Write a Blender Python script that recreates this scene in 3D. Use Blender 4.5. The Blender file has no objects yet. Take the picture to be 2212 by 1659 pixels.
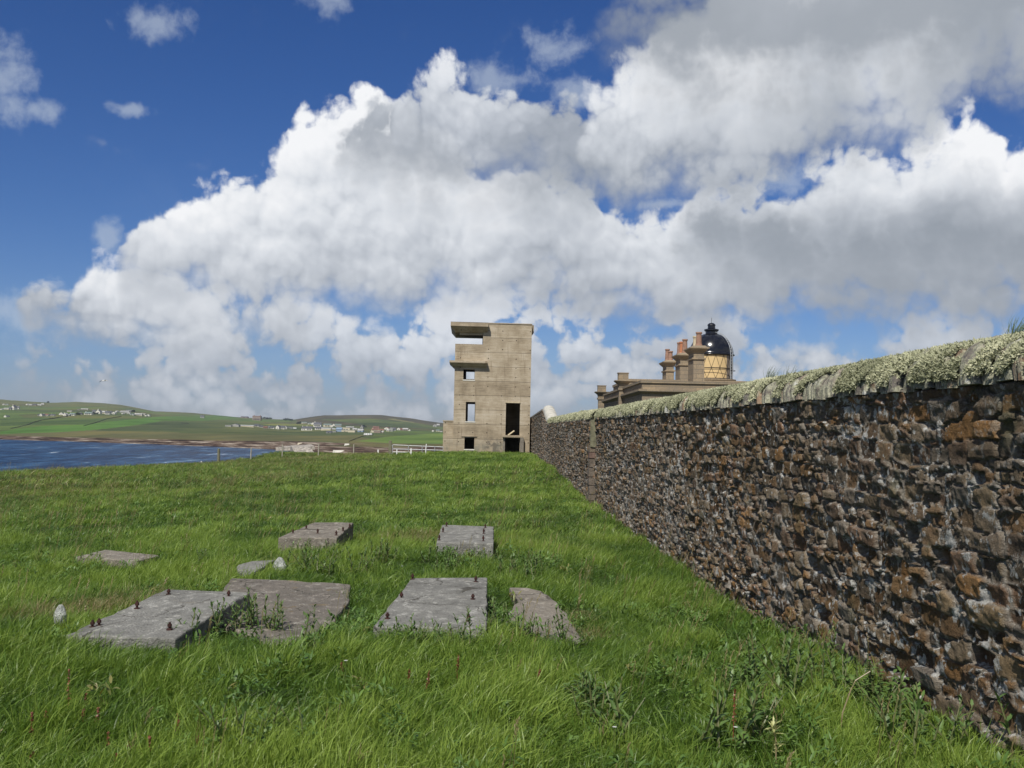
import bpy, bmesh, math, random
import numpy as np
from mathutils import Vector, Matrix

R = math.radians
scene = bpy.context.scene
# ------------------------------------------------------------------ camera
EYE = 1.65
FPX = 2151.0                      # focal length in pixels of a 2212 px wide picture
cam_d = bpy.data.cameras.new("camera")
cam_d.sensor_width = 36.0
cam_d.lens = 36.0 * FPX / 2212.0
cam_d.clip_start = 0.1
cam_d.clip_end = 20000.0
cam = bpy.data.objects.new("camera", cam_d)
scene.collection.objects.link(cam)
scene.camera = cam
YAW, PITCH, ROLL = R(0.56), R(2.54), R(1.2)
_f = Vector((math.sin(YAW) * math.cos(PITCH), math.cos(YAW) * math.cos(PITCH), math.sin(PITCH)))
_r0 = Vector((math.cos(YAW), -math.sin(YAW), 0))
_u0 = _r0.cross(_f)
_r = _r0 * math.cos(ROLL) + _u0 * math.sin(ROLL)
_u = _u0 * math.cos(ROLL) - _r0 * math.sin(ROLL)
cam.matrix_world = Matrix(((_r.x, _u.x, -_f.x, 0), (_r.y, _u.y, -_f.y, 0), (_r.z, _u.z, -_f.z, EYE), (0, 0, 0, 1)))


def ray(px, py):
    """direction (world) of a point of the 2212 x 1659 picture"""
    return (_f + _r * ((px - 1106) / FPX) - _u * ((py - 829.5) / FPX)).normalized()


def at(px, py, Y):
    d = ray(px, py)
    return Vector((d.x / d.y * Y, Y, EYE + d.z / d.y * Y))


def atz(px, py, z):
    d = ray(px, py)
    t = (z - EYE) / d.z
    return Vector((d.x * t, d.y * t, z))


# ------------------------------------------------------------------ light
SUN_EL, SUN_AZ = R(50), R(21)     # behind the viewer, a little to the left
to_sun = Vector((-math.sin(SUN_AZ) * math.cos(SUN_EL), -math.cos(SUN_AZ) * math.cos(SUN_EL), math.sin(SUN_EL)))
sd = bpy.data.lights.new("sun", 'SUN')
sd.energy = 4.9
sd.angle = R(0.5)
sd.color = (1.0, 0.95, 0.87)
sun = bpy.data.objects.new("sun", sd)
sun.rotation_euler = to_sun.to_track_quat('Z', 'Y').to_euler()
scene.collection.objects.link(sun)
scene.view_settings.view_transform = 'Standard'
scene.view_settings.look = 'None'
scene.view_settings.exposure = 0.0
scene.view_settings.gamma = 1.0
scene.cycles.max_bounces = 6
scene.cycles.diffuse_bounces = 3
scene.cycles.glossy_bounces = 3
scene.cycles.transmission_bounces = 4
scene.cycles.transparent_max_bounces = 8
scene.cycles.use_denoising = True

world = bpy.data.worlds.new("World")
scene.world = world
world.use_nodes = True
wt = world.node_tree
wt.nodes.clear()


class NB:
    """small helper that writes node trees as expressions"""

    def __init__(self, tree, dim='3D'):
        self.t = tree
        self.dim = dim

    def node(self, kind, **kw):
        n = self.t.nodes.new(kind)
        for k, v in kw.items():
            setattr(n, k, v)
        return n

    def put(self, sock, v):
        if v is None:
            return
        if isinstance(v, bpy.types.NodeSocket):
            self.t.links.new(v, sock)
        else:
            sock.default_value = v

    def m(self, op, a, b=None, c=None, clamp=False):
        n = self.node('ShaderNodeMath', operation=op, use_clamp=clamp)
        for i, v in enumerate((a, b, c)):
            if v is not None:
                self.put(n.inputs[i], v)
        return n.outputs[0]

    def v(self, op, a, b=None, c=None):
        n = self.node('ShaderNodeVectorMath', operation=op)
        for i, x in enumerate((a, b, c)):
            if x is not None:
                self.put(n.inputs[i], x)
        return n.outputs['Value'] if op in ('LENGTH', 'DOT_PRODUCT', 'DISTANCE') else n.outputs['Vector']

    def xyz(self, x, y, z):
        n = self.node('ShaderNodeCombineXYZ')
        self.put(n.inputs[0], x); self.put(n.inputs[1], y); self.put(n.inputs[2], z)
        return n.outputs[0]

    def sep(self, v):
        n = self.node('ShaderNodeSeparateXYZ')
        self.put(n.inputs[0], v)
        return n.outputs

    def noise(self, vec, scale, detail=4, rough=0.55, dist=0.0, color=False, lac=2.0):
        n = self.node('ShaderNodeTexNoise', noise_dimensions=self.dim)
        self.put(n.inputs['Vector'], vec)
        n.inputs['Scale'].default_value = scale
        n.inputs['Detail'].default_value = detail
        n.inputs['Roughness'].default_value = rough
        n.inputs['Lacunarity'].default_value = lac
        n.inputs['Distortion'].default_value = dist
        return n.outputs['Color' if color else 'Fac']

    def voro(self, vec, scale, feature='F1', out='Distance', rnd=1.0, smooth=None):
        n = self.node('ShaderNodeTexVoronoi', feature=feature, voronoi_dimensions=self.dim)
        self.put(n.inputs['Vector'], vec)
        n.inputs['Scale'].default_value = scale
        n.inputs['Randomness'].default_value = rnd
        if smooth is not None:
            n.inputs['Smoothness'].default_value = smooth
        return n.outputs[out]

    def step(self, x, a, b, lo=0.0, hi=1.0, kind='SMOOTHSTEP'):
        n = self.node('ShaderNodeMapRange', interpolation_type=kind)
        self.put(n.inputs[0], x)
        n.inputs[1].default_value = a; n.inputs[2].default_value = b
        n.inputs[3].default_value = lo; n.inputs[4].default_value = hi
        return n.outputs[0]

    def mix(self, f, a, b, blend='MIX'):
        n = self.node('ShaderNodeMix', data_type='RGBA', blend_type=blend)
        self.put(n.inputs[0], f)
        self.put(n.inputs[6], a if isinstance(a, bpy.types.NodeSocket) else (*a[:3], 1))
        self.put(n.inputs[7], b if isinstance(b, bpy.types.NodeSocket) else (*b[:3], 1))
        return n.outputs[2]

    def ramp(self, f, stops):
        n = self.node('ShaderNodeValToRGB')
        self.put(n.inputs[0], f)
        cr = n.color_ramp
        while len(cr.elements) > 1:
            cr.elements.remove(cr.elements[-1])
        cr.elements[0].position = stops[0][0]
        cr.elements[0].color = (*stops[0][1], 1)
        for p, c in stops[1:]:
            e = cr.elements.new(p)
            e.color = (*c, 1)
        return n.outputs[0]


def build_world():
    B = NB(wt, '2D')
    world.cycles.sampling_method = 'MANUAL'
    world.cycles.sample_map_resolution = 256
    geo = B.node('ShaderNodeTexCoord')
    dirv = geo.outputs['Generated']
    s = B.sep(dirv)
    el = B.m('ARCSINE', s[2])
    az = B.m('ARCTAN2', s[0], s[1])
    P = B.xyz(az, el, 0.0)
    AZ0, AZ1, EL0, EL1 = -0.62, 0.62, -0.1, 0.62
    azn = B.step(az, AZ0, AZ1, 0, 1, 'LINEAR')

    # ---- shared noise: cauliflower billows (cells) and fine turbulence
    w1 = B.v('MULTIPLY', B.v('SUBTRACT', B.noise(P, 8.0, 2, 0.5, color=True), (0.5, 0.5, 0.5)), (0.022, 0.018, 0.0))
    w2 = B.v('MULTIPLY', B.v('SUBTRACT', B.noise(P, 45.0, 3, 0.6, color=True), (0.5, 0.5, 0.5)), (0.006, 0.005, 0.0))
    Pw = B.v('ADD', B.v('ADD', P, w1), w2)

    def billow(p):
        acc = 0.5
        for sc_, am in ((17.0, 0.55), (42.0, 0.3), (100.0, 0.16)):
            d = B.voro(p, sc_, 'F1', 'Distance', 0.95)
            acc = B.m('SUBTRACT', acc, B.m('MULTIPLY', B.m('MULTIPLY', d, d), am * 1.6))
        return acc
    bil = billow(Pw)
    bil2 = billow(B.v('ADD', Pw, (-0.004, 0.010, 0)))
    fine = B.m('SUBTRACT', B.noise(Pw, 38.0, 7, 0.6), 0.5)
    big = B.m('SUBTRACT', B.noise(P, 5.0, 3, 0.5), 0.5)
    relief = B.m('SUBTRACT', bil, bil2)
    edge = B.m('ADD', B.m('MULTIPLY', bil, 0.052), B.m('MULTIPLY', fine, 0.050))
    pws = B.sep(B.v('ADD', Pw, B.v('MULTIPLY', B.v('SUBTRACT', B.noise(P, 16.0, 2, 0.5, color=True), (0.5, 0.5, 0.5)), (0.030, 0.022, 0.0))))
    azn = B.step(pws[0], AZ0, AZ1, 0, 1, 'LINEAR')
    pel = pws[1]

    # ---- layers of cloud: crest and base heights along the azimuth
    def layer(knots, edge_in, wtop, wbot, dx=0.0):
        n = B.node('ShaderNodeValToRGB')
        B.put(n.inputs[0], B.m('ADD', azn, dx))
        cr = n.color_ramp
        pts = []
        for x, yt, yb in knots:
            dt, db = ray(x, yt), ray(x, yb)
            dm = ray(x, (yt + yb) / 2)
            a = (math.atan2(dm.x, dm.y) - AZ0) / (AZ1 - AZ0)
            et = (math.asin(dt.z) - EL0) / (EL1 - EL0)
            eb = (math.asin(db.z) - EL0) / (EL1 - EL0)
            if yt >= yb:
                et -= 0.045; eb += 0.045
            pts.append((a, et, eb))
        while len(cr.elements) > 1:
            cr.elements.remove(cr.elements[-1])
        cr.elements[0].position = pts[0][0]; cr.elements[0].color = (pts[0][1], pts[0][2], 0, 1)
        for a, t, b in pts[1:]:
            e = cr.elements.new(a); e.color = (t, b, 0, 1)
        so = B.sep(n.outputs[0])
        top = B.m('MULTIPLY_ADD', so[0], EL1 - EL0, EL0)
        bot = B.m('MULTIPLY_ADD', so[1], EL1 - EL0, EL0)
        ft = B.m('ADD', B.m('SUBTRACT', top, pel), edge_in)
        fb = B.m('ADD', B.m('SUBTRACT', pel, bot), B.m('MULTIPLY', edge_in, 1.0))
        at_ = B.step(ft, -wtop * 0.3, wtop)
        ab_ = B.step(fb, -wbot, wbot)
        return B.m('MULTIPLY', at_, ab_), ft, fb

    # clear sky
    sky = B.node('ShaderNodeTexSky', sky_type='NISHITA', sun_disc=False)
    sky.sun_elevation = SUN_EL
    sky.sun_rotation = math.pi + SUN_AZ
    sky.altitude = 20; sky.air_density = 1.0; sky.dust_density = 0.2; sky.ozone_density = 2.0
    sat = B.node('ShaderNodeHueSaturation')
    sat.inputs['Saturation'].default_value = 1.18
    B.put(sat.inputs['Color'], sky.outputs[0])
    tint = B.ramp(B.m('MULTIPLY', el, 2.5), [(0.0, (0.38, 0.47, 0.80)), (0.2, (0.42, 0.52, 0.79)), (0.5, (0.36, 0.49, 0.76)), (1.0, (0.30, 0.45, 0.74))])
    col = B.mix(1.0, sat.outputs[0], tint, 'MULTIPLY')

    def shade(ft, fb, bright, klow=0.10, rel=0.30):
        # grey towards the base, white on the crest, relief from the billows
        h = B.step(fb, -0.02, klow * 1.35)
        t = B.step(ft, 0.0, 0.16, 1.0, 0.0)
        v = B.m('ADD', B.m('MULTIPLY', h, 0.62), B.m('MULTIPLY', t, 0.16))
        v = B.m('ADD', v, B.m('MULTIPLY', relief, rel))
        v = B.m('ADD', v, B.m('MULTIPLY', big, 0.8))
        v = B.m('ADD', v, B.m('MULTIPLY', fine, 0.05))
        v = B.m('ADD', v, bright - 0.1)
        return B.ramp(v, [(0.0, (2.9, 3.25, 3.75)), (0.28, (3.9, 4.25, 4.8)), (0.5, (5.5, 5.85, 6.4)),
                          (0.72, (7.4, 7.7, 8.15)), (1.0, (9.3, 9.4, 9.6))])

    # hazy wisps
    wisp = [(20, 170, 62, 80), (90, 240, 50, 30), (30, 225, 60, 50), (345, 48, 85, 42), (705, 0, 62, 46),
            (280, 235, 45, 16), (1195, 95, 75, 50), (1070, 165, 120, 45), (228, 515, 30, 40), (1245, 205, 70, 50),
            (60, 680, 110, 60), (1440, 440, 90, 14), (1700, 380, 110, 50)]
    acc = None
    for x, y, rx, ry in wisp:
        d = ray(x, y)
        a_, e_ = math.atan2(d.x, d.y), math.asin(d.z)
        rx /= FPX; ry /= FPX
        L = B.v('LENGTH', B.v('MULTIPLY_ADD', Pw, (1 / rx, 1 / ry, 0), (-a_ / rx, -e_ / ry, 0)))
        acc = L if acc is None else B.m('MINIMUM', acc, L)
    wa = B.step(B.m('ADD', B.m('SUBTRACT', 1.0, acc), B.m('MULTIPLY', fine, 2.0)), -0.1, 1.0, 0, 0.5)
    veil = B.m('MULTIPLY', B.step(B.m('ADD', big, B.m('MULTIPLY', fine, 0.6)), -0.05, 0.5, 0, 0.12), B.step(el, 0.30, 0.02))
    col = B.mix(B.m('MAXIMUM', wa, veil), col, (5.2, 5.9, 6.8))

    def over(col, knots, bright, eamp=1.0, wtop=0.02, wbot=0.035, klow=0.10, op=1.0, holes=0.0, rel=0.30):
        e = B.m('MULTIPLY', edge, eamp) if eamp != 1.0 else edge
        a, ft, fb = layer(knots, e, wtop, wbot)
        if holes:
            hb = B.m('ADD', B.m('MULTIPLY', big, 1.0), B.m('MULTIPLY', B.m('ADD', bil, fine), 0.9))
            a = B.m('MULTIPLY', a, B.step(hb, -0.10 * holes, 0.14 * holes + 0.04))
        if op != 1.0:
            a = B.m('MULTIPLY', a, op)
        return B.mix(a, col, shade(ft, fb, bright, klow, rel))

    # pale clouds low over the horizon
    col = over(col, [(-100, 850, 800), (120, 735, 835), (200, 730, 850), (300, 740, 850), (360, 700, 850), (500, 665, 850),
                     (620, 645, 850), (700, 650, 850), (790, 700, 850), (850, 720, 850), (900, 655, 870), (980, 630, 870), (1200, 640, 850),
                     (1300, 660, 840), (1500, 670, 820), (1630, 685, 815), (1690, 762, 812), (1900, 772, 815), (1960, 700, 820), (2030, 690, 820), (2200, 690, 800), (2500, 690, 800)],
               0.24, 1.0, 0.03, 0.04, 0.12, 0.92, holes=1.0)
    col = over(col, [(-100, 900, 850), (200, 850, 880), (400, 838, 890), (560, 845, 890), (760, 862, 900), (900, 870, 905),
                     (1100, 850, 905), (1300, 800, 860), (1500, 800, 860), (1800, 790, 850), (2500, 790, 850)],
               0.34, 0.5, 0.02, 0.02, 0.05, 0.45, holes=1.0)
    # bank on the right
    col = over(col, [(1120, 640, 600), (1230, 560, 640), (1350, 530, 670), (1400, 490, 685), (1460, 480, 690), (1500, 440, 700), (1515, 415, 700),
                     (1560, 395, 700), (1640, 380, 670), (1760, 372, 655), (1830, 340, 650), (1960, 318, 650), (2040, 285, 665),
                     (2090, 245, 680), (2130, 235, 680), (2170, 255, 680), (2212, 300, 680), (2300, 330, 690), (2600, 300, 690)],
               0.30, 1.0, 0.018, 0.03, 0.16)
    col = over(col, [(1400, 600, 560), (1500, 470, 540), (1560, 425, 560), (1640, 420, 570), (1720, 450, 570), (1800, 480, 575), (1900, 480, 590), (2000, 440, 600),
                     (2120, 390, 600), (2212, 380, 600), (2500, 350, 600)],
               -0.20, 1.1, 0.045, 0.05, 0.12, 0.88, rel=0.15)
    # the big white cloud and its lobes
    col = over(col, [(30, 700, 650), (70, 640, 690), (105, 602, 700), (150, 640, 720), (180, 565, 722), (215, 550, 725), (258, 585, 725),
                     (300, 575, 728), (360, 560, 730), (430, 600, 735), (520, 640, 730), (640, 640, 710), (700, 700, 660)],
               0.28, 0.8, 0.018, 0.03, 0.07)
    col = over(col, [(225, 560, 500), (270, 500, 590), (330, 465, 625), (400, 428, 640), (480, 398, 650), (530, 372, 655), (580, 335, 655),
                     (615, 290, 655), (640, 245, 655), (700, 225, 650), (780, 215, 650), (850, 235, 650), (950, 300, 645), (1060, 350, 640),
                     (1200, 385, 625), (1290, 425, 610), (1350, 455, 600), (1400, 500, 590), (1440, 560, 540)],
               0.42, 0.8, 0.014, 0.03, 0.145)
    # greyer clouds nearer overhead
    col = over(col, [(690, 330, 300), (780, 282, 322), (860, 235, 375), (915, 200, 385), (950, 165, 395), (990, 160, 405), (1040, 185, 405), (1110, 228, 400),
                     (1160, 225, 400), (1240, 262, 400), (1290, 280, 395), (1350, 290, 380), (1420, 330, 320)],
               0.20, 1.0, 0.016, 0.05, 0.15, 0.96)
    col = over(col, [(1215, 400, 330), (1262, 235, 385), (1300, 175, 400), (1340, 120, 400), (1390, 85, 398), (1460, 40, 395), (1530, -20, 395),
                     (1620, -90, 380), (1700, -90, 350), (1745, -90, 300), (1800, -90, 265), (1850, -90, 290), (1930, -90, 290), (1990, -90, 262), (2045, -90, 205),
                     (2100, -90, 130), (2160, -90, 112), (2230, -90, 140), (2600, -90, 160)],
               0.36, 1.0, 0.025, 0.04, 0.09, rel=0.2)
    col = over(col, [(1250, 60, -10), (1300, -40, 25), (1380, -80, 110), (1500, -110, 175), (1650, -140, 200), (1800, -140, 200), (1950, -140, 170), (2100, -140, 120), (2300, -140, 120), (2600, -140, 120)],
               -0.12, 1.2, 0.06, 0.06, 0.30, 0.88, rel=0.05)
    # scattered cloud round the rest of the dome
    away = B.m('MAXIMUM', B.step(B.m('ABSOLUTE', az), 0.62, 0.75), B.step(el, 0.50, 0.62))
    rest = B.m('MULTIPLY', B.m('MULTIPLY', B.step(big, -0.02, 0.1), away), B.step(el, -0.02, 0.06))
    col = B.mix(rest, col, (5.6, 5.9, 6.3))
    bg = B.node('ShaderNodeBackground')
    bg.inputs['Strength'].default_value = 0.1
    B.put(bg.inputs['Color'], col)
    out = B.node('ShaderNodeOutputWorld')
    wt.links.new(bg.outputs[0], out.inputs['Surface'])


build_world()

# ================================================================== helpers
rng = random.Random(7)
nrng = np.random.default_rng(11)


def vnoise(x, y, seed=0):
    """2D value noise in -1..1"""
    x = np.asarray(x, float); y = np.asarray(y, float)
    xi = np.floor(x).astype(np.int64); yi = np.floor(y).astype(np.int64)
    fx = x - xi; fy = y - yi
    fx = fx * fx * (3 - 2 * fx); fy = fy * fy * (3 - 2 * fy)

    def h(a, b):
        n = (a * 374761393 + b * 668265263 + seed * 974634777) & 0xFFFFFFFF
        n = ((n ^ (n >> 13)) * 1274126177) & 0xFFFFFFFF
        return ((n ^ (n >> 16)) & 0xFFFF) / 32767.5 - 1
    return (h(xi, yi) * (1 - fx) + h(xi + 1, yi) * fx) * (1 - fy) + (h(xi, yi + 1) * (1 - fx) + h(xi + 1, yi + 1) * fx) * fy


def fbm(x, y, seed=0, octv=4, gain=0.5):
    a, s, t = 1.0, 0.0, 0.0
    for i in range(octv):
        s = s + a * vnoise(x * 2 ** i + 13.7 * i, y * 2 ** i - 7.1 * i, seed + i); t += a; a *= gain
    return s / t


def hash2(a, b, seed=0):
    n = (a * 374761393 + b * 668265263 + seed * 974634777) & 0xFFFFFFFF
    n = ((n ^ (n >> 13)) * 1274126177) & 0xFFFFFFFF
    n = ((n ^ (n >> 15)) * 2246822519) & 0xFFFFFFFF
    return ((n ^ (n >> 16)) & 0xFFFF) / 65535.0


def link(o, parent=None):
    scene.collection.objects.link(o)
    if parent is not None:
        o.parent = parent
    return o


def tag(o, label=None, cat=None, group=None, kind=None):
    if label: o['label'] = label
    if cat: o['category'] = cat
    if group: o['group'] = group
    if kind: o['kind'] = kind
    return o


def empty(name, loc=(0, 0, 0), rz=0.0):
    o = bpy.data.objects.new(name, None)
    o.empty_display_size = 0.1
    o.location = loc
    o.rotation_euler = (0, 0, rz)
    return link(o)


def mesh_obj(name, verts, faces, mat, parent=None, smooth=False, attrs=None):
    me = bpy.data.meshes.new(name)
    me.from_pydata([tuple(v) for v in verts] if not isinstance(verts, np.ndarray) else verts.tolist(), [], faces if isinstance(faces, list) else faces.tolist())
    me.update()
    if smooth:
        me.shade_smooth()
    if mat is not None:
        for m_ in (mat if isinstance(mat, (list, tuple)) else [mat]):
            me.materials.append(m_)
    for k, (dom, typ, data) in (attrs or {}).items():
        a = me.attributes.new(k, typ, dom)
        data = np.asarray(data, dtype=np.float32)
        if typ == 'FLOAT':
            a.data.foreach_set('value', data.ravel())
        elif typ == 'FLOAT_COLOR':
            a.data.foreach_set('color', data.ravel())
        elif typ == 'FLOAT_VECTOR':
            a.data.foreach_set('vector', data.ravel())
    o = bpy.data.objects.new(name, me)
    return link(o, parent)


class MB:
    """collects simple shapes for ONE mesh object"""

    def __init__(self):
        self.v = []; self.f = []; self.c = []

    def add(self, vs, fs, col=None):
        n = len(self.v)
        self.v += [tuple(v) for v in vs]
        self.f += [tuple(i + n for i in f) for f in fs]
        if col is not None:
            self.c += [tuple(col)] * len(vs)
        return self

    def box(self, x0, x1, y0, y1, z0, z1, rz=0.0, jit=0.0, col=None, cx=None, cy=None):
        vs = [(x, y, z) for z in (z0, z1) for y in (y0, y1) for x in (x0, x1)]
        if jit:
            vs = [(a + rng.uniform(-jit, jit), b + rng.uniform(-jit, jit), c + rng.uniform(-jit, jit)) for a, b, c in vs]
        if rz:
            cx = (x0 + x1) / 2 if cx is None else cx; cy = (y0 + y1) / 2 if cy is None else cy
            c, s = math.cos(rz), math.sin(rz)
            vs = [(cx + (a - cx) * c - (b - cy) * s, cy + (a - cx) * s + (b - cy) * c, d) for a, b, d in vs]
        return self.add(vs, [(0, 2, 3, 1), (4, 5, 7, 6), (0, 1, 5, 4), (1, 3, 7, 5), (3, 2, 6, 7), (2, 0, 4, 6)], col)

    def frustum(self, a, za, b, zb):
        """a, b = (x0, x1, y0, y1) at heights za, zb"""
        vs = []
        for (x0, x1, y0, y1), z in ((a, za), (b, zb)):
            vs += [(x0, y0, z), (x1, y0, z), (x1, y1, z), (x0, y1, z)]
        return self.add(vs, [(3, 2, 1, 0), (4, 5, 6, 7), (0, 1, 5, 4), (1, 2, 6, 5), (2, 3, 7, 6), (3, 0, 4, 7)])

    def tube(self, pts, radii, n=6, cap=True):
        rings = []
        pts = [Vector(p) for p in pts]
        if not isinstance(radii, (list, tuple)):
            radii = [radii] * len(pts)
        vs, fs = [], []
        for i, p in enumerate(pts):
            d = (pts[min(i + 1, len(pts) - 1)] - pts[max(i - 1, 0)]).normalized()
            a = Vector((0, 0, 1)) if abs(d.z) < 0.9 else Vector((1, 0, 0))
            u = d.cross(a).normalized(); w = u.cross(d)
            for k in range(n):
                t = 2 * math.pi * k / n
                vs.append(p + (u * math.cos(t) + w * math.sin(t)) * radii[i])
        for i in range(len(pts) - 1):
            for k in range(n):
                a0 = i * n + k; a1 = i * n + (k + 1) % n
                fs.append((a0, a1, a1 + n, a0 + n))
        if cap:
            fs.append(tuple(range(n))[::-1]); fs.append(tuple(range((len(pts) - 1) * n, len(pts) * n)))
        return self.add(vs, fs)

    def lathe(self, prof, n=32, cx=0, cy=0, a0=0, a1=2 * math.pi):
        full = abs(a1 - a0 - 2 * math.pi) < 1e-6
        m = n if full else n + 1
        vs, fs = [], []
        for r_, z in prof:
            for k in range(m):
                t = a0 + (a1 - a0) * k / n
                vs.append((cx + r_ * math.cos(t), cy + r_ * math.sin(t), z))
        for i in range(len(prof) - 1):
            for k in range(n):
                k2 = (k + 1) % m
                fs.append((i * m + k, i * m + k2, (i + 1) * m + k2, (i + 1) * m + k))
        return self.add(vs, fs)

    def build(self, name, mat, parent=None, smooth=False, bevel=0.0, auto=False):
        o = mesh_obj(name, self.v, self.f, mat, parent, smooth,
                     {'tone': ('POINT', 'FLOAT_COLOR', self.c)} if self.c and len(self.c) == len(self.v) else None)
        if bevel:
            b = o.modifiers.new('bevel', 'BEVEL'); b.width = bevel; b.segments = 2; b.limit_method = 'ANGLE'
        return o


def copy_tree(o, parent=None):
    c = o.copy()
    scene.collection.objects.link(c)
    c.parent = parent
    for ch in o.children:
        k = copy_tree(ch, c)
        k.matrix_parent_inverse = ch.matrix_parent_inverse.copy()
    return c


# ------------------------------------------------------------------ materials
def new_mat(name):
    m = bpy.data.materials.new(name)
    m.use_nodes = True
    t = m.node_tree
    t.nodes.clear()
    B = NB(t)
    out = B.node('ShaderNodeOutputMaterial')
    return m, B, out


def principled(B, out, color, rough=0.8, bump=None, bstr=0.5, bdist=0.02, metal=0.0, spec=0.3):
    p = B.node('ShaderNodeBsdfPrincipled')
    B.put(p.inputs['Base Color'], color if isinstance(color, bpy.types.NodeSocket) else (*color[:3], 1))
    B.put(p.inputs['Roughness'], rough)
    p.inputs['Metallic'].default_value = metal
    p.inputs['Specular IOR Level'].default_value = spec
    if bump is not None:
        b = B.node('ShaderNodeBump')
        b.inputs['Strength'].default_value = bstr
        b.inputs['Distance'].default_value = bdist
        B.put(b.inputs['Height'], bump)
        B.t.links.new(b.outputs[0], p.inputs['Normal'])
    B.t.links.new(p.outputs[0], out.inputs['Surface'])
    return p


def pos(B):
    return B.node('ShaderNodeNewGeometry').outputs['Position']


def objco(B):
    return B.node('ShaderNodeTexCoord').outputs['Object']


def attr(B, name, out='Fac', kind='GEOMETRY'):
    n = B.node('ShaderNodeAttribute', attribute_type=kind, attribute_name=name)
    return n.outputs[out]


def simple_mat(name, color, rough=0.7, var=0.25, scale=4.0, bstr=0.3, bdist=0.01, metal=0.0, spec=0.3):
    m, B, out = new_mat(name)
    P = objco(B)
    n = B.noise(P, scale, 6, 0.6)
    c2 = tuple(c * (1 - var) for c in color); c3 = tuple(min(1, c * (1 + var)) for c in color)
    col = B.ramp(n, [(0.3, c2), (0.7, c3)])
    principled(B, out, col, rough, B.noise(P, scale * 6, 5, 0.6), bstr, bdist, metal, spec)
    return m


M = {}


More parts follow.
